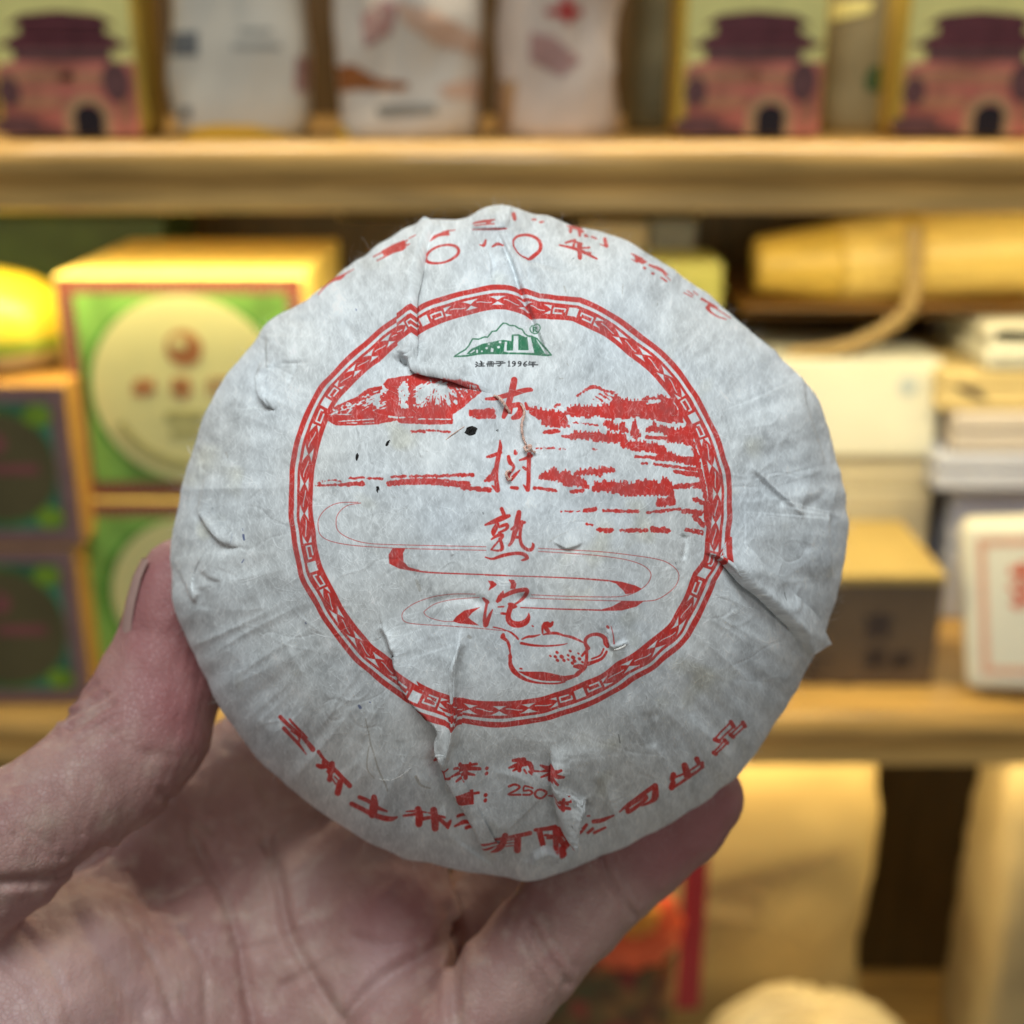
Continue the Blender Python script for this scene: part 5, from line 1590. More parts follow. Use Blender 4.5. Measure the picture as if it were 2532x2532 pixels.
gx0, gx1, gz0, gz1 = rect(1680, 2050, -120, 336, 1.135)
gw = gx1 - gx0
gz0 = ZU + 0.0005
gate = thing("tea_packet", "gate tower packet on the upper shelf, above the bamboo tube's left end", "tea packet", ((gx0 + gx1) / 2, 1.135, gz0), "gate tower packets on the upper shelf")
part("pouch", gate, box_mesh("pouch", (gx0, 1.135, gz0), (gx1, 1.225, gz1 + 0.05), 0.010), m_gold)
gh = W(1266, 0, 1.135)[2] - gz0                        # height seen in the picture
gp = lambda u, v: (gx0 + gw * u, gz0 + gh * v)         # u across, v up (1 = top of the frame)
part("sky_print", gate, poly_slab("sky", [[gp(.05, .25), gp(.97, .25), gp(.97, 1.3), gp(.05, 1.3)]], 1.1345, .0005), m_ysky)
part("wall_print", gate, poly_slab("wall", [[gp(.06, .03), gp(.97, .03), gp(.97, .56), gp(.80, .575), gp(.20, .575), gp(.06, .54)]], 1.1337, .0005), m_wall)
part("roof_print", gate, poly_slab("roofs", [[gp(.05, .705), gp(.13, .70), gp(.20, .76), gp(.84, .76), gp(.90, .70), gp(.97, .705), gp(.88, .655), gp(.16, .655)], [gp(.24, .74), gp(.80, .74), gp(.80, .84), gp(.24, .84)], [gp(.16, .83), gp(.26, .90), (gp(.5, .925)), gp(.76, .90), gp(.87, .83), gp(.78, .825), gp(.25, .825)]], 1.1329, .0005), m_plum)
part("gallery_print", gate, poly_slab("gallery", [[gp(.18, .575), gp(.82, .575), gp(.82, .65), gp(.18, .65)]], 1.1331, .0005), m_plum2)
part("base_print", gate, poly_slab("base", [[gp(.06, .03), gp(.47, .03), gp(.40, .10), gp(.30, .075), gp(.18, .11), gp(.06, .09)]], 1.1331, .0004), m_plum2)
part("arch_print", gate, poly_slab("arch", [[gp(.54, .03), gp(.73, .03), gp(.73, .17)] + [gp(.635 + .095 * math.cos(t), .17 + .09 * math.sin(t)) for t in np.linspace(0.3, 2.84, 8)] + [gp(.54, .17)]], 1.1321, .0005), m_arch)
part("arch_surround_print", gate, poly_slab("surround", [[gp(.47, .03), gp(.54, .03), gp(.54, .2), gp(.60, .27), gp(.68, .27), gp(.73, .2), gp(.73, .03), gp(.79, .03), gp(.79, .22), gp(.69, .33), gp(.57, .33), gp(.47, .22)]], 1.1329, .0004), m_pale)
for bu, bv, bw, bh in ((.84, .42, .012, .017), (.15, .10, .022, .008), (.12, .35, .010, .012)):
    part("shade_print", gate, poly_slab("blot", [ellipse(*gp(bu, bv), bw, bh, 16)], 1.1323, .0004), m_plum2)
for bu, bv, bw, bh in ((.30, .28, .026, .007), (.30, .46, .035, .007), (.66, .45, .026, .006), (.88, .2, .005, .016)):
    part("light_print", gate, poly_slab("blot", [ellipse(*gp(bu, bv), bw, bh, 16)], 1.1326, .0004), m_buffwall)
copy_tree(gate, (W(162, 170, 1.135)[0] - 0.0, 1.132, gz0), 0.03, "gate tower packet at the far left of the upper shelf, beside the grey-white bag")
copy_tree(gate, (W(2412, 170, 1.135)[0], 1.14, gz0), -0.10, "gate tower packet at the far right of the upper shelf, turned slightly")

# ---------------------------------------------------------------- upper shelf: paper bags
m_white = mat("grey_white_paper", (0.66, 0.61, 0.51), 0.6, 0.08, 12, 0.2, 30)
m_white2 = mat("peach_white_paper", (0.68, 0.60, 0.50), 0.6, 0.10, 9, 0.2, 30)
m_cream = mat("cream_pink_paper", (0.68, 0.55, 0.45), 0.6, 0.13, 10, 0.2, 30)
m_yel = mat("bright_yellow_patch", (0.80, 0.50, 0.05), 0.35, 0.08, 20)
m_grey = mat("grey_ink", (0.16, 0.165, 0.165), 0.6, 0.15, 60)
m_rust = mat("rust_ink", (0.33, 0.115, 0.03), 0.6, 0.2, 30)
m_peach = mat("peach_ink", (0.62, 0.40, 0.28), 0.6, 0.12, 20)
m_rose = mat("faded_rose_ink", (0.44, 0.25, 0.22), 0.6, 0.2, 20)
m_redink = mat("red_ink", (0.40, 0.045, 0.04), 0.6, 0.2, 30)
m_pinkred = mat("pale_red_ink", (0.55, 0.20, 0.15), 0.6, 0.2, 30)


def paper_bag(pxs, y, depth, m, label, seed, amp=0.005, zt=0.36, z0=None, name="paper_bag", cat="paper bag", group=None, py=170, taper_=.3, rnd=.95):
    x0, x1 = W(pxs[0], py, y)[0], W(pxs[1], py, y)[0]
    z0 = ZU + 0.0005 if z0 is None else z0
    t = thing(name, label, cat, ((x0 + x1) / 2, y + depth / 2, z0), group)
    me_ = bag_mesh("bag", x0, x1, y, y + depth, z0, z0 + zt, seed, amp, taper_, round_=rnd)
    b_ = part("bag_body", t, me_, m)
    return t, me_, (x0, x1, z0)


def on_bag(t, me_, y, name, pxpoly, m, lift=0.0012):
    P = [tuple(W(p[0], p[1], y)[[0, 2]]) for p in pxpoly]
    q_ = patch_on(name, me_, y, P, lift, hold=t)
    if q_ is not None:
        part(name, t, q_, m)


t, b_, _ = paper_bag((383, 762), 1.135, .085, m_white, "grey-white paper bag with a small dark grey printed block, on the upper shelf", 201, 0.010)
on_bag(t, b_, 1.135, "grey_print", [(405, 78), (485, 78), (485, 138), (405, 138)], m_grey)
on_bag(t, b_, 1.135, "small_print", [(440, 265), (470, 265), (470, 292), (440, 292)], m_grey)
on_bag(t, b_, 1.135, "small_print", [(590, 70), (670, 70), (670, 82), (590, 82)], mat("faint_grey_ink", (0.33, 0.325, 0.29), .6))
on_bag(t, b_, 1.135, "small_print", [(575, 108), (690, 108), (690, 122), (575, 122)], mat("faint_grey_ink", (0.36, 0.35, 0.31), .6))
on_bag(t, b_, 1.135, "yellow_base_patch", [(405, 349), (470, 318), (530, 308), (620, 310), (690, 330), (735, 349)], m_yel, .002)  # yellow patch along the foot of the bag
on_bag(t, b_, 1.135, "red_edge_print", [(725, 140), (756, 140), (756, 235), (720, 225)], m_rose)

t, b_, _ = paper_bag((803, 1198), 1.135, .09, m_white2, "white paper bag with peach patches and a rust band near its base", 211, 0.014)
on_bag(t, b_, 1.135, "peach_print", [(985, 5), (1080, 30), (1185, 90), (1185, 140), (1080, 110), (1000, 60)], m_peach)
on_bag(t, b_, 1.135, "peach_print", [(1080, 215), (1180, 190), (1185, 250), (1100, 240)], m_peach)
on_bag(t, b_, 1.135, "rose_print", [(890, 40), (950, 0), (990, 10), (970, 80), (900, 120)], m_rose)
on_bag(t, b_, 1.135, "rust_print", [(812, 165), (870, 160), (930, 195), (1010, 205), (1005, 222), (880, 222), (815, 230)], m_rust)
on_bag(t, b_, 1.135, "taupe_print", [(930, 262), (1080, 258), (1080, 282), (935, 290)], mat("taupe_ink", (0.30, 0.27, 0.22), .6))  # taupe band low on the front
on_bag(t, b_, 1.135, "yellow_base_patch", [(815, 345), (830, 310), (850, 316), (860, 345)], m_yel, .002)  # small yellow patch at this bag's left foot
t, b_, _ = paper_bag((1217, 1572), 1.14, .09, m_cream, "cream paper bag with pink mottling and a red character, right of the peach-patched bag", 221, 0.012)
on_bag(t, b_, 1.14, "red_character", [(1350, 20), (1385, 18), (1392, -10), (1412, -10), (1418, 15), (1445, 20), (1440, 36), (1420, 38), (1418, 56), (1398, 58), (1392, 40), (1352, 38)], m_redink)
on_bag(t, b_, 1.14, "rose_print", [(1310, 80), (1370, 90), (1440, 150), (1390, 190), (1310, 150)], m_rose)
on_bag(t, b_, 1.14, "rose_print", [(1235, 200), (1280, 200), (1260, 330), (1225, 330)], m_pale)
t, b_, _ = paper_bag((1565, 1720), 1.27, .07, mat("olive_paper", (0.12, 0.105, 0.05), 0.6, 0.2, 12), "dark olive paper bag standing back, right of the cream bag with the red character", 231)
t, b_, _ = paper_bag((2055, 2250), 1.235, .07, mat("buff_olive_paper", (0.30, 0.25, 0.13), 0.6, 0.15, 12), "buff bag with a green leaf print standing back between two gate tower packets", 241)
on_bag(t, b_, 1.235, "green_leaf_print", [(2135, 200), (2150, 165), (2185, 160), (2195, 200), (2170, 225), (2140, 225)], mat("leaf_green_ink", (0.045, 0.10, 0.03), .6))
on_bag(t, b_, 1.235, "gold_lettering", [(2050, 55), (2150, 30), (2160, 0), (2050, 0)], m_ysky)

# ---------------------------------------------------------------- middle shelf: cake boxes on the left
m_box_y = mat("yellow_card", (0.78, 0.60, 0.16), 0.42, 0.06, 20)
m_brdr = mat("red_brown_border_print", (0.26, 0.075, 0.045), 0.5, 0.25, 120)
m_green = mat("leafy_green_print", (0.20, 0.40, 0.075), 0.5, 0.45, 26)
m_dkgreen = mat("deep_green_print", (0.070, 0.24, 0.03), 0.5, 0.3, 26)
m_disc = mat("buff_disc_print", (0.70, 0.66, 0.29), 0.5, 0.05, 14)
m_brown = mat("brown_ink", (0.40, 0.16, 0.055), 0.5, 0.2, 30)
m_olive = mat("olive_ink", (0.37, 0.34, 0.12), 0.5, 0.2, 30)
m_tick = mat("buff_tick_print", (0.36, 0.22, 0.14), 0.5)


def char_polys(ch, cx, cz, wd, h, fat=0.03):
    V, T = glyph(ch, fat)
    return [[(cx + V[i][0] * wd, cz + V[i][1] * h) for i in t_] for t_ in T]


def cake_box(px, y, depth, mats, label, group, chars=True, first=True, z0=None, h=None):
    x0, x1, zb, zt = rect(*px, y)
    if z0 is not None:
        zt = z0 + (h or zt - zb); zb = z0
    mb, mbr, mg, mdg, mdisc, mink, mol = mats
    t = thing("cake_box", label, "tea box", ((x0 + x1) / 2, y + depth / 2, zb), group)
    wd, hh = x1 - x0, zt - zb
    part("carton", t, box_mesh("carton", (x0, y, zb), (x1, y + depth, zt), 0.003), mb)
    e = 0.0025
    part("border_print", t, poly_slab("border", [[(x0 + e, zb + e), (x1 - e, zb + e), (x1 - e, zt - e), (x0 + e, zt - e)]], y, .0005), mbr)
    ticks = []
    n = 30
    i_ = 0.018
    for k in range(n):
        u = x0 + i_ + (wd - 2 * i_) * (k + .5) / n
        for z in (zb + i_ * .7, zt - i_ * .7):
            ticks.append([(u - .0014, z - .003), (u + .0014, z - .003), (u + .0014, z + .003), (u - .0014, z + .003)])
        v = zb + i_ + (hh - 2 * i_) * (k + .5) / n
        for x in (x0 + i_ * .7, x1 - i_ * .7):
            ticks.append([(x - .003, v - .0014), (x + .003, v - .0014), (x + .003, v + .0014), (x - .003, v + .0014)])
    part("border_ticks", t, poly_slab("ticks", ticks, y - .0006, .0004), m_tick if chars else mats[1], kind="stuff")
    part("leaf_print", t, poly_slab("field", [[(x0 + i_, zb + i_), (x1 - i_, zb + i_), (x1 - i_, zt - i_), (x0 + i_, zt - i_)]], y - .0006, .0005), mg)
    cx, cz = (x0 + x1) / 2, (zb + zt) / 2
    R = min(wd, hh) / 2 - i_ * 1.02
    part("shade_ring_print", t, poly_slab("ring", [ellipse(cx, cz, min(R * 1.12, wd / 2 - i_), min(R * 1.12, hh / 2 - i_), 48)], y - .0012, .0005), mdg)
    part("disc_print", t, poly_slab("disc", [ellipse(cx, cz, R, R, 48)], y - .0018, .0005), mdisc)
    part("emblem_print", t, poly_slab("emblem", [ellipse(cx, cz + R * .45, R * .19, R * .19, 28)], y - .0024, .0005), mink)
    part("emblem_pale_spot", t, poly_slab("emblem", [ellipse(cx - R * .05, cz + R * .51, R * .085, R * .06, 16)], y - .0030, .0005), mdisc)  # pale printed spot in the emblem's upper left
    if chars:
        for ch, u in (("老", -.46), ("曼", -.06), ("峨", .34)):
            part("character_print", t, poly_slab("character", char_polys(ch, cx + u * R, cz + R * .02, R * .26, R * .24, .05), y - .0024, .0005), mink)
        for l0, l1, l2, l3 in ((-.26, .16, -.33, -.23), (-.22, .2, -.50, -.41)):
            part("small_print", t, poly_slab("lines", [[(cx + l0 * R, cz + l2 * R), (cx + l1 * R, cz + l2 * R), (cx + l1 * R, cz + l3 * R), (cx + l0 * R, cz + l3 * R)]], y - .0024, .0005), mol)
        arcp = ellipse(cx, cz, R * .88, R * .88, 20, 205, 335) + ellipse(cx, cz, R * .78, R * .78, 20, 205, 335)[::-1]
        part("arc_lettering", t, poly_slab("arc", [arcp], y - .0024, .0004), mol)
    else:
        part("title_print", t, poly_slab("title", [[(cx - .1 * R, cz - .12 * R), (cx + .7 * R, cz - .12 * R), (cx + .7 * R, cz + .06 * R), (cx - .1 * R, cz + .06 * R)]], y - .0024, .0005), mink)
    return t


L_MATS = (m_box_y, m_brdr, m_green, m_dkgreen, m_disc, m_brown, m_olive)
h1 = W(1266, 645, 1.165)[2] - W(1266, 1200, 1.165)[2]
zD = ZL + 0.0005
zDt = W(1266, 1236, 1.160)[2]
cake_box((185, 800, 1236, 1800), 1.160, .25, L_MATS, "lower green cake box with a buff disc, half hidden behind the thumb", "large green cake boxes", z0=zD, h=zDt - zD)
cake_box((158, 765, 642, 1195), 1.163, .25, L_MATS, "upper green cake box with a buff disc and red-brown border, bright yellow lid", "large green cake boxes", z0=zDt + .0008, h=h1)

m_box_a = mat("amber_card", (0.42, 0.22, 0.05), 0.4, 0.1, 20)
m_brdr2 = mat("mauve_border_print", (0.26, 0.15, 0.14), 0.45, 0.2, 120)
m_teal = mat("teal_leaf_print", (0.05, 0.20, 0.12), 0.4, 0.55, 22)
m_lime = mat("lime_leaf_print", (0.20, 0.33, 0.03), 0.4, 0.4, 40)
m_ddisc = mat("dark_olive_disc_print", (0.115, 0.095, 0.040), 0.45, 0.15, 14)
m_dring = mat("dark_green_ring_print", (0.07, 0.18, 0.05), 0.45, 0.3, 20)
m_maroon = mat("maroon_ink", (0.26, 0.08, 0.08), 0.5, 0.2, 30)
D_MATS = (m_box_a, m_brdr2, m_teal, m_dring, m_ddisc, m_maroon, m_maroon)
for (pa, pb, lab, lift) in ((1352, 1738, "lower of two small teal boxes with dark discs at the far left", 0), (950, 1330, "upper of two small teal boxes with dark discs, under the yellow domed packet", 1)):
    yy = 1.125
    x0, x1, zb, zt = rect(-190, 185 if lift else 208, pa, pb, yy)
    if not lift:
        zb = ZL + .0005; zkeep = zt
    else:
        zb = zkeep + .001
    t = cake_box((-190, 185 if lift else 208, pa, pb), yy, .18, D_MATS, lab, "small teal boxes", chars=False, z0=zb, h=zt - zb)
    for sx in (1,):
        cxx = x1 - .030
        for ez_ in (zt - .030, zb + .030):
            part("lime_leaf_print", t, poly_slab("leaf", [ellipse(cxx, ez_, .014, .011, 14)], yy - .0018, .0005), m_lime)

# yellow wrapped packet lying on the small teal boxes
yp0 = W(60, 760, 1.16)
zt_ = zt
t = thing("round_packet", "domed yellow packet with a green lower edge, lying on the teal boxes", "tea packet", (yp0[0] - .05, 1.22, zt_))
def dome(name, cx, cy, z0, R, prof, seg=40, seed=5):
    V, F = [], []
    for r_, z_ in prof:
        for k in range(seg):
            a = 2 * math.pi * k / seg
            V.append((cx + R * r_ * math.cos(a), cy + R * r_ * math.sin(a) * .8, z0 + z_))
    for i in range(len(prof) - 1):
        for k in range(seg):
            l = (k + 1) % seg
            F.append((i * seg + k, i * seg + l, (i + 1) * seg + l, (i + 1) * seg + k))
    V = np.array(V); V += 0.002 * noise3(V, 50, seed)[:, None] * np.array([1, 1, .3])
    return mesh_np(name, V, np.array(F))
Rq = 0.105
zz0 = zt_ + .002
part("top_wrap", t, dome("top", yp0[0] - .075, 1.22, zz0, Rq, [(1.0, .030), (.97, .045), (.86, .065), (.6, .082), (.3, .090), (.01, .092)]), mat("sunny_yellow_wrap", (0.58, 0.45, 0.03), 0.35, 0.06, 20))
part("green_band", t, dome("band", yp0[0] - .075, 1.22, zz0, Rq * 1.003, [(.97, .018), (1.0, .024), (1.0, .033)]), mat("grass_green_band", (0.30, 0.42, 0.05), 0.4, 0.3, 30))
part("base_wrap", t, dome("base", yp0[0] - .075, 1.22, zz0, Rq, [(.01, 0), (.80, 0), (.92, .006), (.975, .02)]), mat("cream_base_wrap", (0.50, 0.45, 0.30), 0.4, 0.2, 30))

# dark green carton behind, left, and a yellow one behind the cake
t = thing("green_carton", "dark green carton at the back of the middle shelf, behind the green cake boxes", "carton", (-.5, 1.5, ZL))
xa, xb, za, zb_ = rect(-80, 420, 532, 900, 1.46)
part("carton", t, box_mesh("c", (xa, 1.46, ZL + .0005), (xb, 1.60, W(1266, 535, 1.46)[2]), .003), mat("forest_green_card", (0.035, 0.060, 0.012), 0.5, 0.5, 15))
xa, xb, za, zb_ = rect(1560, 1785, 645, 900, 1.36)
t = thing("pale_green_box", "pale yellow-green box peeking out behind the upper right of the tea cake", "box", ((xa + xb) / 2, 1.4, ZL))
part("carton", t, box_mesh("c", (xa, 1.36, ZL + .0005), (xb, 1.45, zb_), .008), mat("pale_lime_card", (0.46, 0.46, 0.13), 0.45, 0.08, 20))
part("lid_edge", t, box_mesh("c", (xa - .001, 1.359, zb_ - .03), (xb + .001, 1.451, zb_ - .026), .0005), mat("dull_lime_card", (0.34, 0.36, 0.10), 0.45))  # thin band in a duller lime just below the top

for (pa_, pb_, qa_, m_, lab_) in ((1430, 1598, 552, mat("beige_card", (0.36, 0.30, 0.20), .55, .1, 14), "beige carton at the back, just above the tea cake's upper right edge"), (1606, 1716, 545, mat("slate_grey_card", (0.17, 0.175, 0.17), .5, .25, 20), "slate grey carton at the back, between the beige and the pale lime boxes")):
    xa, xb, za, zq = rect(pa_, pb_, qa_, 900, 1.50)
    t = thing("small_carton", lab_, "carton", ((xa + xb) / 2, 1.54, ZL))
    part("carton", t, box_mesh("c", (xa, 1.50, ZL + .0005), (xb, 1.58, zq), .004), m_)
# ---------------------------------------------------------------- middle shelf, right: stacks of cartons
m_kraft = mat("brown_kraft_card", (0.16, 0.110, 0.066), 0.6, 0.1, 18)
m_kraftlid = mat("gold_kraft_card", (0.50, 0.36, 0.12), 0.5, 0.08, 18)
m_creamc = mat("cream_card", (0.70, 0.70, 0.60), 0.55, 0.04, 14)
m_creamd = mat("dull_cream_card", (0.52, 0.47, 0.34), 0.55, 0.06, 14)
m_lilac = mat("lilac_white_card", (0.50, 0.53, 0.66), 0.55, 0.06, 14)
m_ink2 = mat("dark_brown_ink", (0.055, 0.038, 0.034), 0.6, 0.2, 30)

x0, x1, _, zt = rect(1850, 2318, 1420, 1775, 1.165)
t = thing("kraft_box", "brown kraft box with dark printed characters and a gold lid, right of the tea cake", "box", ((x0 + x1) / 2, 1.24, ZL))
zk = zt
part("carton", t, box_mesh("c", (x0, 1.165, ZL + .0005), (x1, 1.325, zk - .012), .003), m_kraft)
part("lid", t, box_mesh("c", (x0 - .0012, 1.1635, zk - .0115), (x1 + .0012, 1.3265, zk), .003), m_kraftlid)
for ch, px_, py_, s_ in (("古", 2172, 1545, .030), ("茶", 2165, 1630, .026), ("印", 2228, 1634, .022), ("普", 2035, 1500, .030), ("洱", 2020, 1650, .028), ("山", 2090, 1700, .014)):
    p = W(px_, py_, 1.165)
    part("character_print", t, poly_slab("ch", char_polys(ch, p[0], p[2], s_, s_, .06), 1.1645, .0005), m_ink2)

ys = 1.332


def stack_box(px, y, depth, m, label, name="carton_box", group=None, bev=.004, z0=None, zt=None, cat="box", rz=0):
    a, b, c_, d = rect(*px, y)
    z0 = c_ if z0 is None else z0
    d = d if zt is None else zt
    t = thing(name, label, cat, ((a + b) / 2, y + depth / 2, z0), group)
    part("carton", t, box_mesh("c", (a, y, z0), (b, y + depth, d), bev), m)
    t.rotation_euler = (0, 0, rz)
    return t, (a, b, z0, d)


zs1 = W(1266, 1130, ys)[2]
stack_box((1800, 2300, 1225, 1300), ys, .18, m_creamd, "dull cream box, bottom one of the stack behind the kraft box", group="cream boxes stacked behind the kraft box", zt=W(1266, 1214, ys)[2], z0=ZL + .0005)
stack_box((1800, 2296, 1130, 1213), ys + .004, .18, m_creamd, "dull cream box just under the large cream box with the blue mark", group="cream boxes stacked behind the kraft box", z0=W(1266, 1214, ys)[2] + .0008, zt=zs1)
t, (a, b_2, c_, d) = stack_box((1760, 2322, 890, 1128), ys - .004, .19, m_creamc, "large cream box with a faint round blue mark, topmost of its stack", group="cream boxes stacked behind the kraft box", z0=zs1 + .0008)
p = W(2242, 953, ys)
part("blue_mark_print", t, poly_slab("dot", [ellipse(p[0], p[2], .011, .012, 20)], ys - .0045, .0005), mat("pale_blue_ink", (0.42, 0.48, 0.50), .6))
# far right stack
yr = 1.30
zr = [W(1266, q_, yr)[2] for q_ in (1330, 1215, 1122, 1022, 915)]
xl = lambda p_, q_: W(p_, q_, yr)[0]
def rbox(pl, z0, z1, m, label, dy=0.0, bev=.004):
    t = thing("carton_box", label, "box", (pl + .14, yr + .1, z0), "boxes stacked at the far right")
    zc = z0 + (z1 - z0) * .55
    part("carton", t, box_mesh("c", (pl, yr + dy, z0), (pl + .30, yr + dy + .2, zc), bev), m)
    part("lid", t, box_mesh("c", (pl - .002, yr + dy - .002, zc + .0012), (pl + .302, yr + dy + .202, z1), bev), m)
    return t
rbox(xl(2382, 1270), ZL + .0005, zr[1] - .0008, m_lilac, "tall lilac-white box behind the leaning white box with the coral border", .03)
rbox(xl(2316, 1170), zr[1], zr[2] - .0008, m_lilac, "lilac-white box second from the base of the far right stack")
rbox(xl(2360, 1070), zr[2], zr[3] - .0008, mat("pearl_card", (0.52, 0.47, 0.44), .5, .08, 14), "pearl-white box in the middle of the far right stack")
t = rbox(xl(2330, 960), zr[3], zr[4] - .0008, mat("tan_gold_card", (0.60, 0.47, 0.22), .5, .08, 14), "tan gold box with a dark mark, under the small cream box", .01)
p = W(2400, 960, yr + .01)
part("notch_print", t, poly_slab("n", [[(p[0] - .02, p[2] + .006), (p[0] + .012, p[2] - .004), (p[0] + .022, p[2] - .016), (p[0] + .012, p[2] - .013), (p[0] - .012, p[2] - .004)]], yr + .0095, .0004), m_ink2)
rbox(xl(2440, 860), zr[4], W(1266, 800, yr)[2], m_creamc, "small cream box on top of the far right stack", .0, .008)
# small white leaning box with a pink border
yl = 1.13
x0, x1, zb, zt = rect(2425, 2790, 1340, 1745, yl)
def tilt(V):
    c_ = np.array([x0, yl, ZL])
    V = rot_about(V, c_, 'X', math.radians(-13.0))
    V = rot_about(V, c_, 'Y', math.radians(-9.0))
    return rot_about(V, c_, 'Z', math.radians(-20.0)) + np.array([0, .012, .004])
t = thing("gift_box", "leaning white box with a pale red border and red character at the far right edge", "box", ((x0 + x1) / 2, yl + .03, ZL))
dz = ZL + .004
gtop = zt
part("carton", t, box_mesh("c", (x0, yl, dz), (x1, yl + .075, gtop), .008, tilt), mat("ivory_card", (0.80, 0.78, 0.66), .5, .04, 14))
part("side_panel", t, box_mesh("c", (x0 - .0008, yl + .010, dz + .006), (x0 + .002, yl + .07, gtop - .006), .0008, tilt), mat("tan_side_card", (0.40, 0.26, 0.08), .5, .1, 14))
i1, i2 = .016, .024
def frame_polys(i1, i2):
    A, B, C_, D_ = x0 + i1, x1 - i1, dz + i1, gtop - i1
    a, b, c_, d = x0 + i2, x1 - i2, dz + i2, gtop - i2
    return [[(A, C_), (B, C_), (b, c_), (a, c_)], [(A, C_), (a, c_), (a, d), (A, D_)], [(A, D_), (a, d), (b, d), (B, D_)], [(B, C_), (B, D_), (b, d), (b, c_)]]
part("border_print", t, poly_slab("border", frame_polys(i1, i2), yl, .0006, tilt), mat("pale_coral_ink", (0.72, 0.42, 0.30), .6, .1, 30))
part("character_print", t, poly_slab("ch", char_polys("茶", x0 + .068, gtop - .066, .05, .05, .06), yl, .0006, tilt), mat("coral_red_ink", (0.62, 0.12, 0.06), .6, .1, 30))

# ---------------------------------------------------------------- bamboo tube of tea with its strap, on a dark amber box
yb_ = 1.40
zA = W(1266, 752, yb_ - .06)[2]
xa, xb = W(1780, 800, 1.36)[0], W(2560, 800, 1.36)[0]
t = thing("amber_box", "dark amber box under the bamboo tube at the back of the middle shelf", "box", ((xa + xb) / 2, 1.45, ZL))
m_amber = mat("dark_amber_card", (0.15, 0.07, 0.012), .45, .3, 12)
part("carton", t, box_mesh("c", (xa, 1.545, ZL + .0005), (xb, 1.615, zA - .001), .004), m_amber)
part("tray", t, box_mesh("c", (xa + .02, 1.33, zA - .012), (xb, 1.545, zA - .001), .004), m_amber)
m_bam = mat("golden_bamboo_sheath", (0.60, 0.42, 0.085), .38, .22, 16, .15, 50, .5, (1.2, 14, 14))
m_bam2 = mat("pale_bamboo_sheath", (0.70, 0.52, 0.15), .34, .2, 16, .15, 50, .5, (1.2, 14, 14))
Pl, Pm, Pm2, Pr = W(1868, 655, yb_), W(2068, 648, yb_), W(2225, 634, yb_), W(2640, 610, yb_)
t = thing("bamboo_tube", "golden bamboo tube of tea lying under the upper shelf, with a tan strap", "tea tube", (Pm[0], yb_, zA))
rs = yb_ / FPX / math.cos(PITCH)
def tubeP(A, B, ra_, rb_, n=10):
    P = np.array([A + (B - A) * u for u in np.linspace(0, 1, n)])
    return P, np.linspace(ra_, rb_, n)
P, R = tubeP(Pl, Pm, 62 * rs, 92 * rs); P = np.vstack([P[:1] + (P[:1] - P[1:2]) * .08, P]); R = np.concatenate([[R[0] * .75], R])
part("tube_end", t, tube_mesh("end", P, R, 28), m_bam)
P, R = tubeP(Pm, Pm2, 95 * rs, 100 * rs); part("tube_middle", t, tube_mesh("mid", P, R, 28), m_bam2)
P, R = tubeP(Pm2, Pr, 101 * rs, 106 * rs); part("tube_body", t, tube_mesh("body", P, R, 28), m_bam2)
P, R = tubeP(Pm2 - np.array([.004, 0, 0]), Pm2 + np.array([.012, 0, 0]), 106 * rs, 107 * rs, 4)
part("binding", t, tube_mesh("bind", P, R, 28), m_bam)
sp = spline([W(2262, 560, 1.325), W(2262, 660, 1.322), W(2258, 720, 1.322), W(2236, 780, 1.325), W(2152, 836, 1.33), W(2066, 866, 1.335), W(1950, 880, 1.34)], 30)
V, F = [], []
wv = np.gradient(sp, axis=0); wv /= np.linalg.norm(wv, axis=1)[:, None]
nv = np.cross(wv, np.array([0, 1.0, 0])); nv /= np.linalg.norm(nv, axis=1)[:, None]
for i in range(30):
    for s1, s2 in ((-1, 0), (1, 0), (1, 1), (-1, 1)):
        V.append(sp[i] + nv[i] * .0085 * s1 + np.array([0, .003 * s2, 0]))
for i in range(29):
    for k in range(4):
        l = (k + 1) % 4
        F.append((i * 4 + k, i * 4 + l, (i + 1) * 4 + l, (i + 1) * 4 + k))
part("strap", t, mesh_np("strap", V, np.array(F)), mat("tan_cane_strap", (0.34, 0.24, 0.10), .5, .15, 30))

# ---------------------------------------------------------------- under the lower shelf: kraft bags, red packet, cream bundle
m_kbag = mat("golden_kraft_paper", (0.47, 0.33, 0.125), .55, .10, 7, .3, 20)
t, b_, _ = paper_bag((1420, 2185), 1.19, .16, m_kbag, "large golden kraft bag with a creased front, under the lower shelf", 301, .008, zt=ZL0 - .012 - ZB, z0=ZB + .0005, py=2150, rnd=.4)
on_bag(t, b_, 1.19, "fold_shade_patch", [(1640, 2260), (1750, 2200), (1990, 2125), (2110, 2100), (2085, 2120), (1900, 2200), (1860, 2290), (1800, 2290), (1700, 2300)], mat("shaded_kraft", (0.36, 0.245, 0.10), .6, .1, 12), .004)  # darker patch paints the shading along the bag's diagonal crease
t, b_, _ = paper_bag((2490, 2900), 1.17, .16, mat("pale_kraft_paper", (0.50, 0.375, 0.18), .55, .10, 7, .3, 20), "paler kraft bag at the bottom right corner of the photo", 311, .008, zt=ZL0 - .012 - ZB, z0=ZB + .0005, py=2150, rnd=.4)

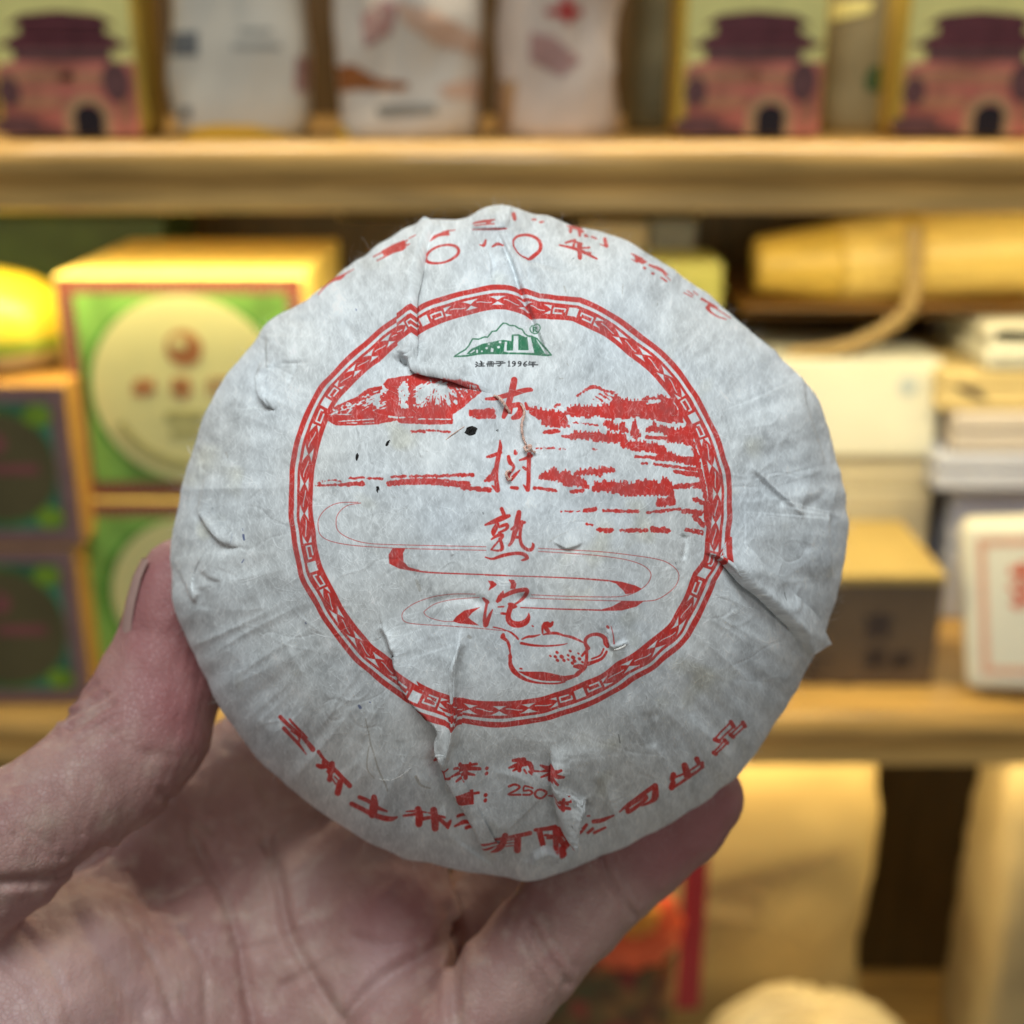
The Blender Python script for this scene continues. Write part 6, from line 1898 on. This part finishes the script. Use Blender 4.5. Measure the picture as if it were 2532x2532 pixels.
yr_ = 1.03
x0, x1 = W(1290, 2350, yr_)[0], W(1690, 2350, yr_)[0]
zb = ZB + .0005
t = thing("festive_bag", "patterned gift bag with an orange-red rosette and dark red ribbon, behind the right finger", "gift bag", ((x0 + x1) / 2, yr_ + .05, zb))
zt = W(1266, 2390, yr_)[2]
mm = bpy.data.materials.new("mottled_festive_print"); mm.use_nodes = True
nt = mm.node_tree; bs = nt.nodes["Principled BSDF"]
tc = nt.nodes.new("ShaderNodeTexCoord"); nz = nt.nodes.new("ShaderNodeTexVoronoi"); nz.inputs["Scale"].default_value = 55
nt.links.new(tc.outputs["Object"], nz.inputs["Vector"])
rp = nt.nodes.new("ShaderNodeValToRGB")
for i, (pos, col) in enumerate(((0, (.16, .03, .02)), (.3, (.10, .035, .012)), (.5, (.05, .06, .02)), (.7, (.22, .10, .03)), (.9, (.20, .02, .02)))):
    e = rp.color_ramp.elements[i] if i < 2 else rp.color_ramp.elements.new(pos)
    e.position = pos; e.color = (*col, 1)
nt.links.new(nz.outputs["Color"], rp.inputs[0]); nt.links.new(rp.outputs[0], bs.inputs["Base Color"]); bs.inputs["Roughness"].default_value = .35
part("bag_body", t, bag_mesh("fb", x0, x1, yr_, yr_ + .10, zb, zt, 321, .006, .3), mm)
p = W(1560, 2290, yr_ - .01)
def rosette(name, p, R, n, flat, seed):
    V, F = [], []
    for i in range(9):
        u = i / 8
        for k in range(48):
            a = 2 * math.pi * k / 48
            r_ = R * math.sin(u * math.pi / 2) * (1 + .05 * math.sin(a * n))
            V.append((p[0] + r_ * math.cos(a), p[1] - flat * math.cos(u * math.pi / 2) - .003 * math.sin(a * n * 2), p[2] + r_ * math.sin(a)))
    for i in range(8):
        for k in range(48):
            l = (k + 1) % 48
            F.append((i * 48 + k, i * 48 + l, (i + 1) * 48 + l, (i + 1) * 48 + k))
    return mesh_np(name, V, np.array(F))
part("rosette", t, rosette("ro", p, .052, 12, .022, 1), mat("orange_red_foil", (0.80, 0.11, 0.03), .3, .25, 30))
p2 = W(1565, 2262, yr_ - .034)
part("rosette_centre", t, rosette("rc", p2, .026, 8, .010, 2), mat("golden_orange_foil", (0.80, 0.30, 0.04), .3, .2, 40))
xr0, xr1 = W(1682, 2280, yr_)[0], W(1742, 2280, yr_)[0]
part("ribbon", t, box_mesh("rb", (xr0, yr_ - .004, W(1266, 2490, yr_)[2]), (xr1, yr_, W(1266, 2085, yr_)[2]), .0015), mat("dark_red_ribbon", (0.42, 0.03, 0.03), .4, .15, 20))

yc = 0.98
pc = W(2010, 2668, yc + .08)
t = thing("cloth_bundle", "crumpled cream paper bundle at the bottom edge, in front of the kraft bags", "bundle", (pc[0], yc + .08, ZB))
V, F = [], []
Rb = .118
for i in range(33):
    th__ = math.pi * i / 32
    for k in range(72):
        a = 2 * math.pi * k / 72
        d_ = np.array([math.sin(th__) * math.cos(a), math.sin(th__) * math.sin(a) * .8, math.cos(th__) * .72])
        V.append(d_)
V = np.array(V)
nn = noise3(V, 3.2, 77, 3)
pl = np.abs(np.sin(np.arctan2(V[:, 1], V[:, 0]) * 9 + 2.5 * noise3(V, 3, 78, 2)))
V = V * (Rb * (1 + .08 * nn + .24 * (pl ** .6 - .5) * np.clip(V[:, 2] + .3, 0, 1)))[:, None] + np.array([pc[0], yc + .08, pc[2]])
V[:, 2] = np.maximum(V[:, 2], ZB + .001)
for i in range(32):
    for k in range(72):
        l = (k + 1) % 72
        F.append((i * 72 + k, i * 72 + l, (i + 1) * 72 + l, (i + 1) * 72 + k))
part("wrap", t, mesh_np("bundle", V, np.array(F)), mat("crumpled_cream_paper", (0.62, 0.50, 0.28), .5, .15, 18, .4, 60))
if pc[2] - .085 > ZB:
    part("jar", t, dome("jar", pc[0], yc + .08, ZB + .0005, .10, [(.01, 0), (.9, 0), (.97, .01), (.97, max(.02, pc[2] - ZB)), (.01, max(.021, pc[2] - ZB + .001))]), mat("dark_jar_glaze", (0.10, 0.05, 0.02), .3, .2, 10))
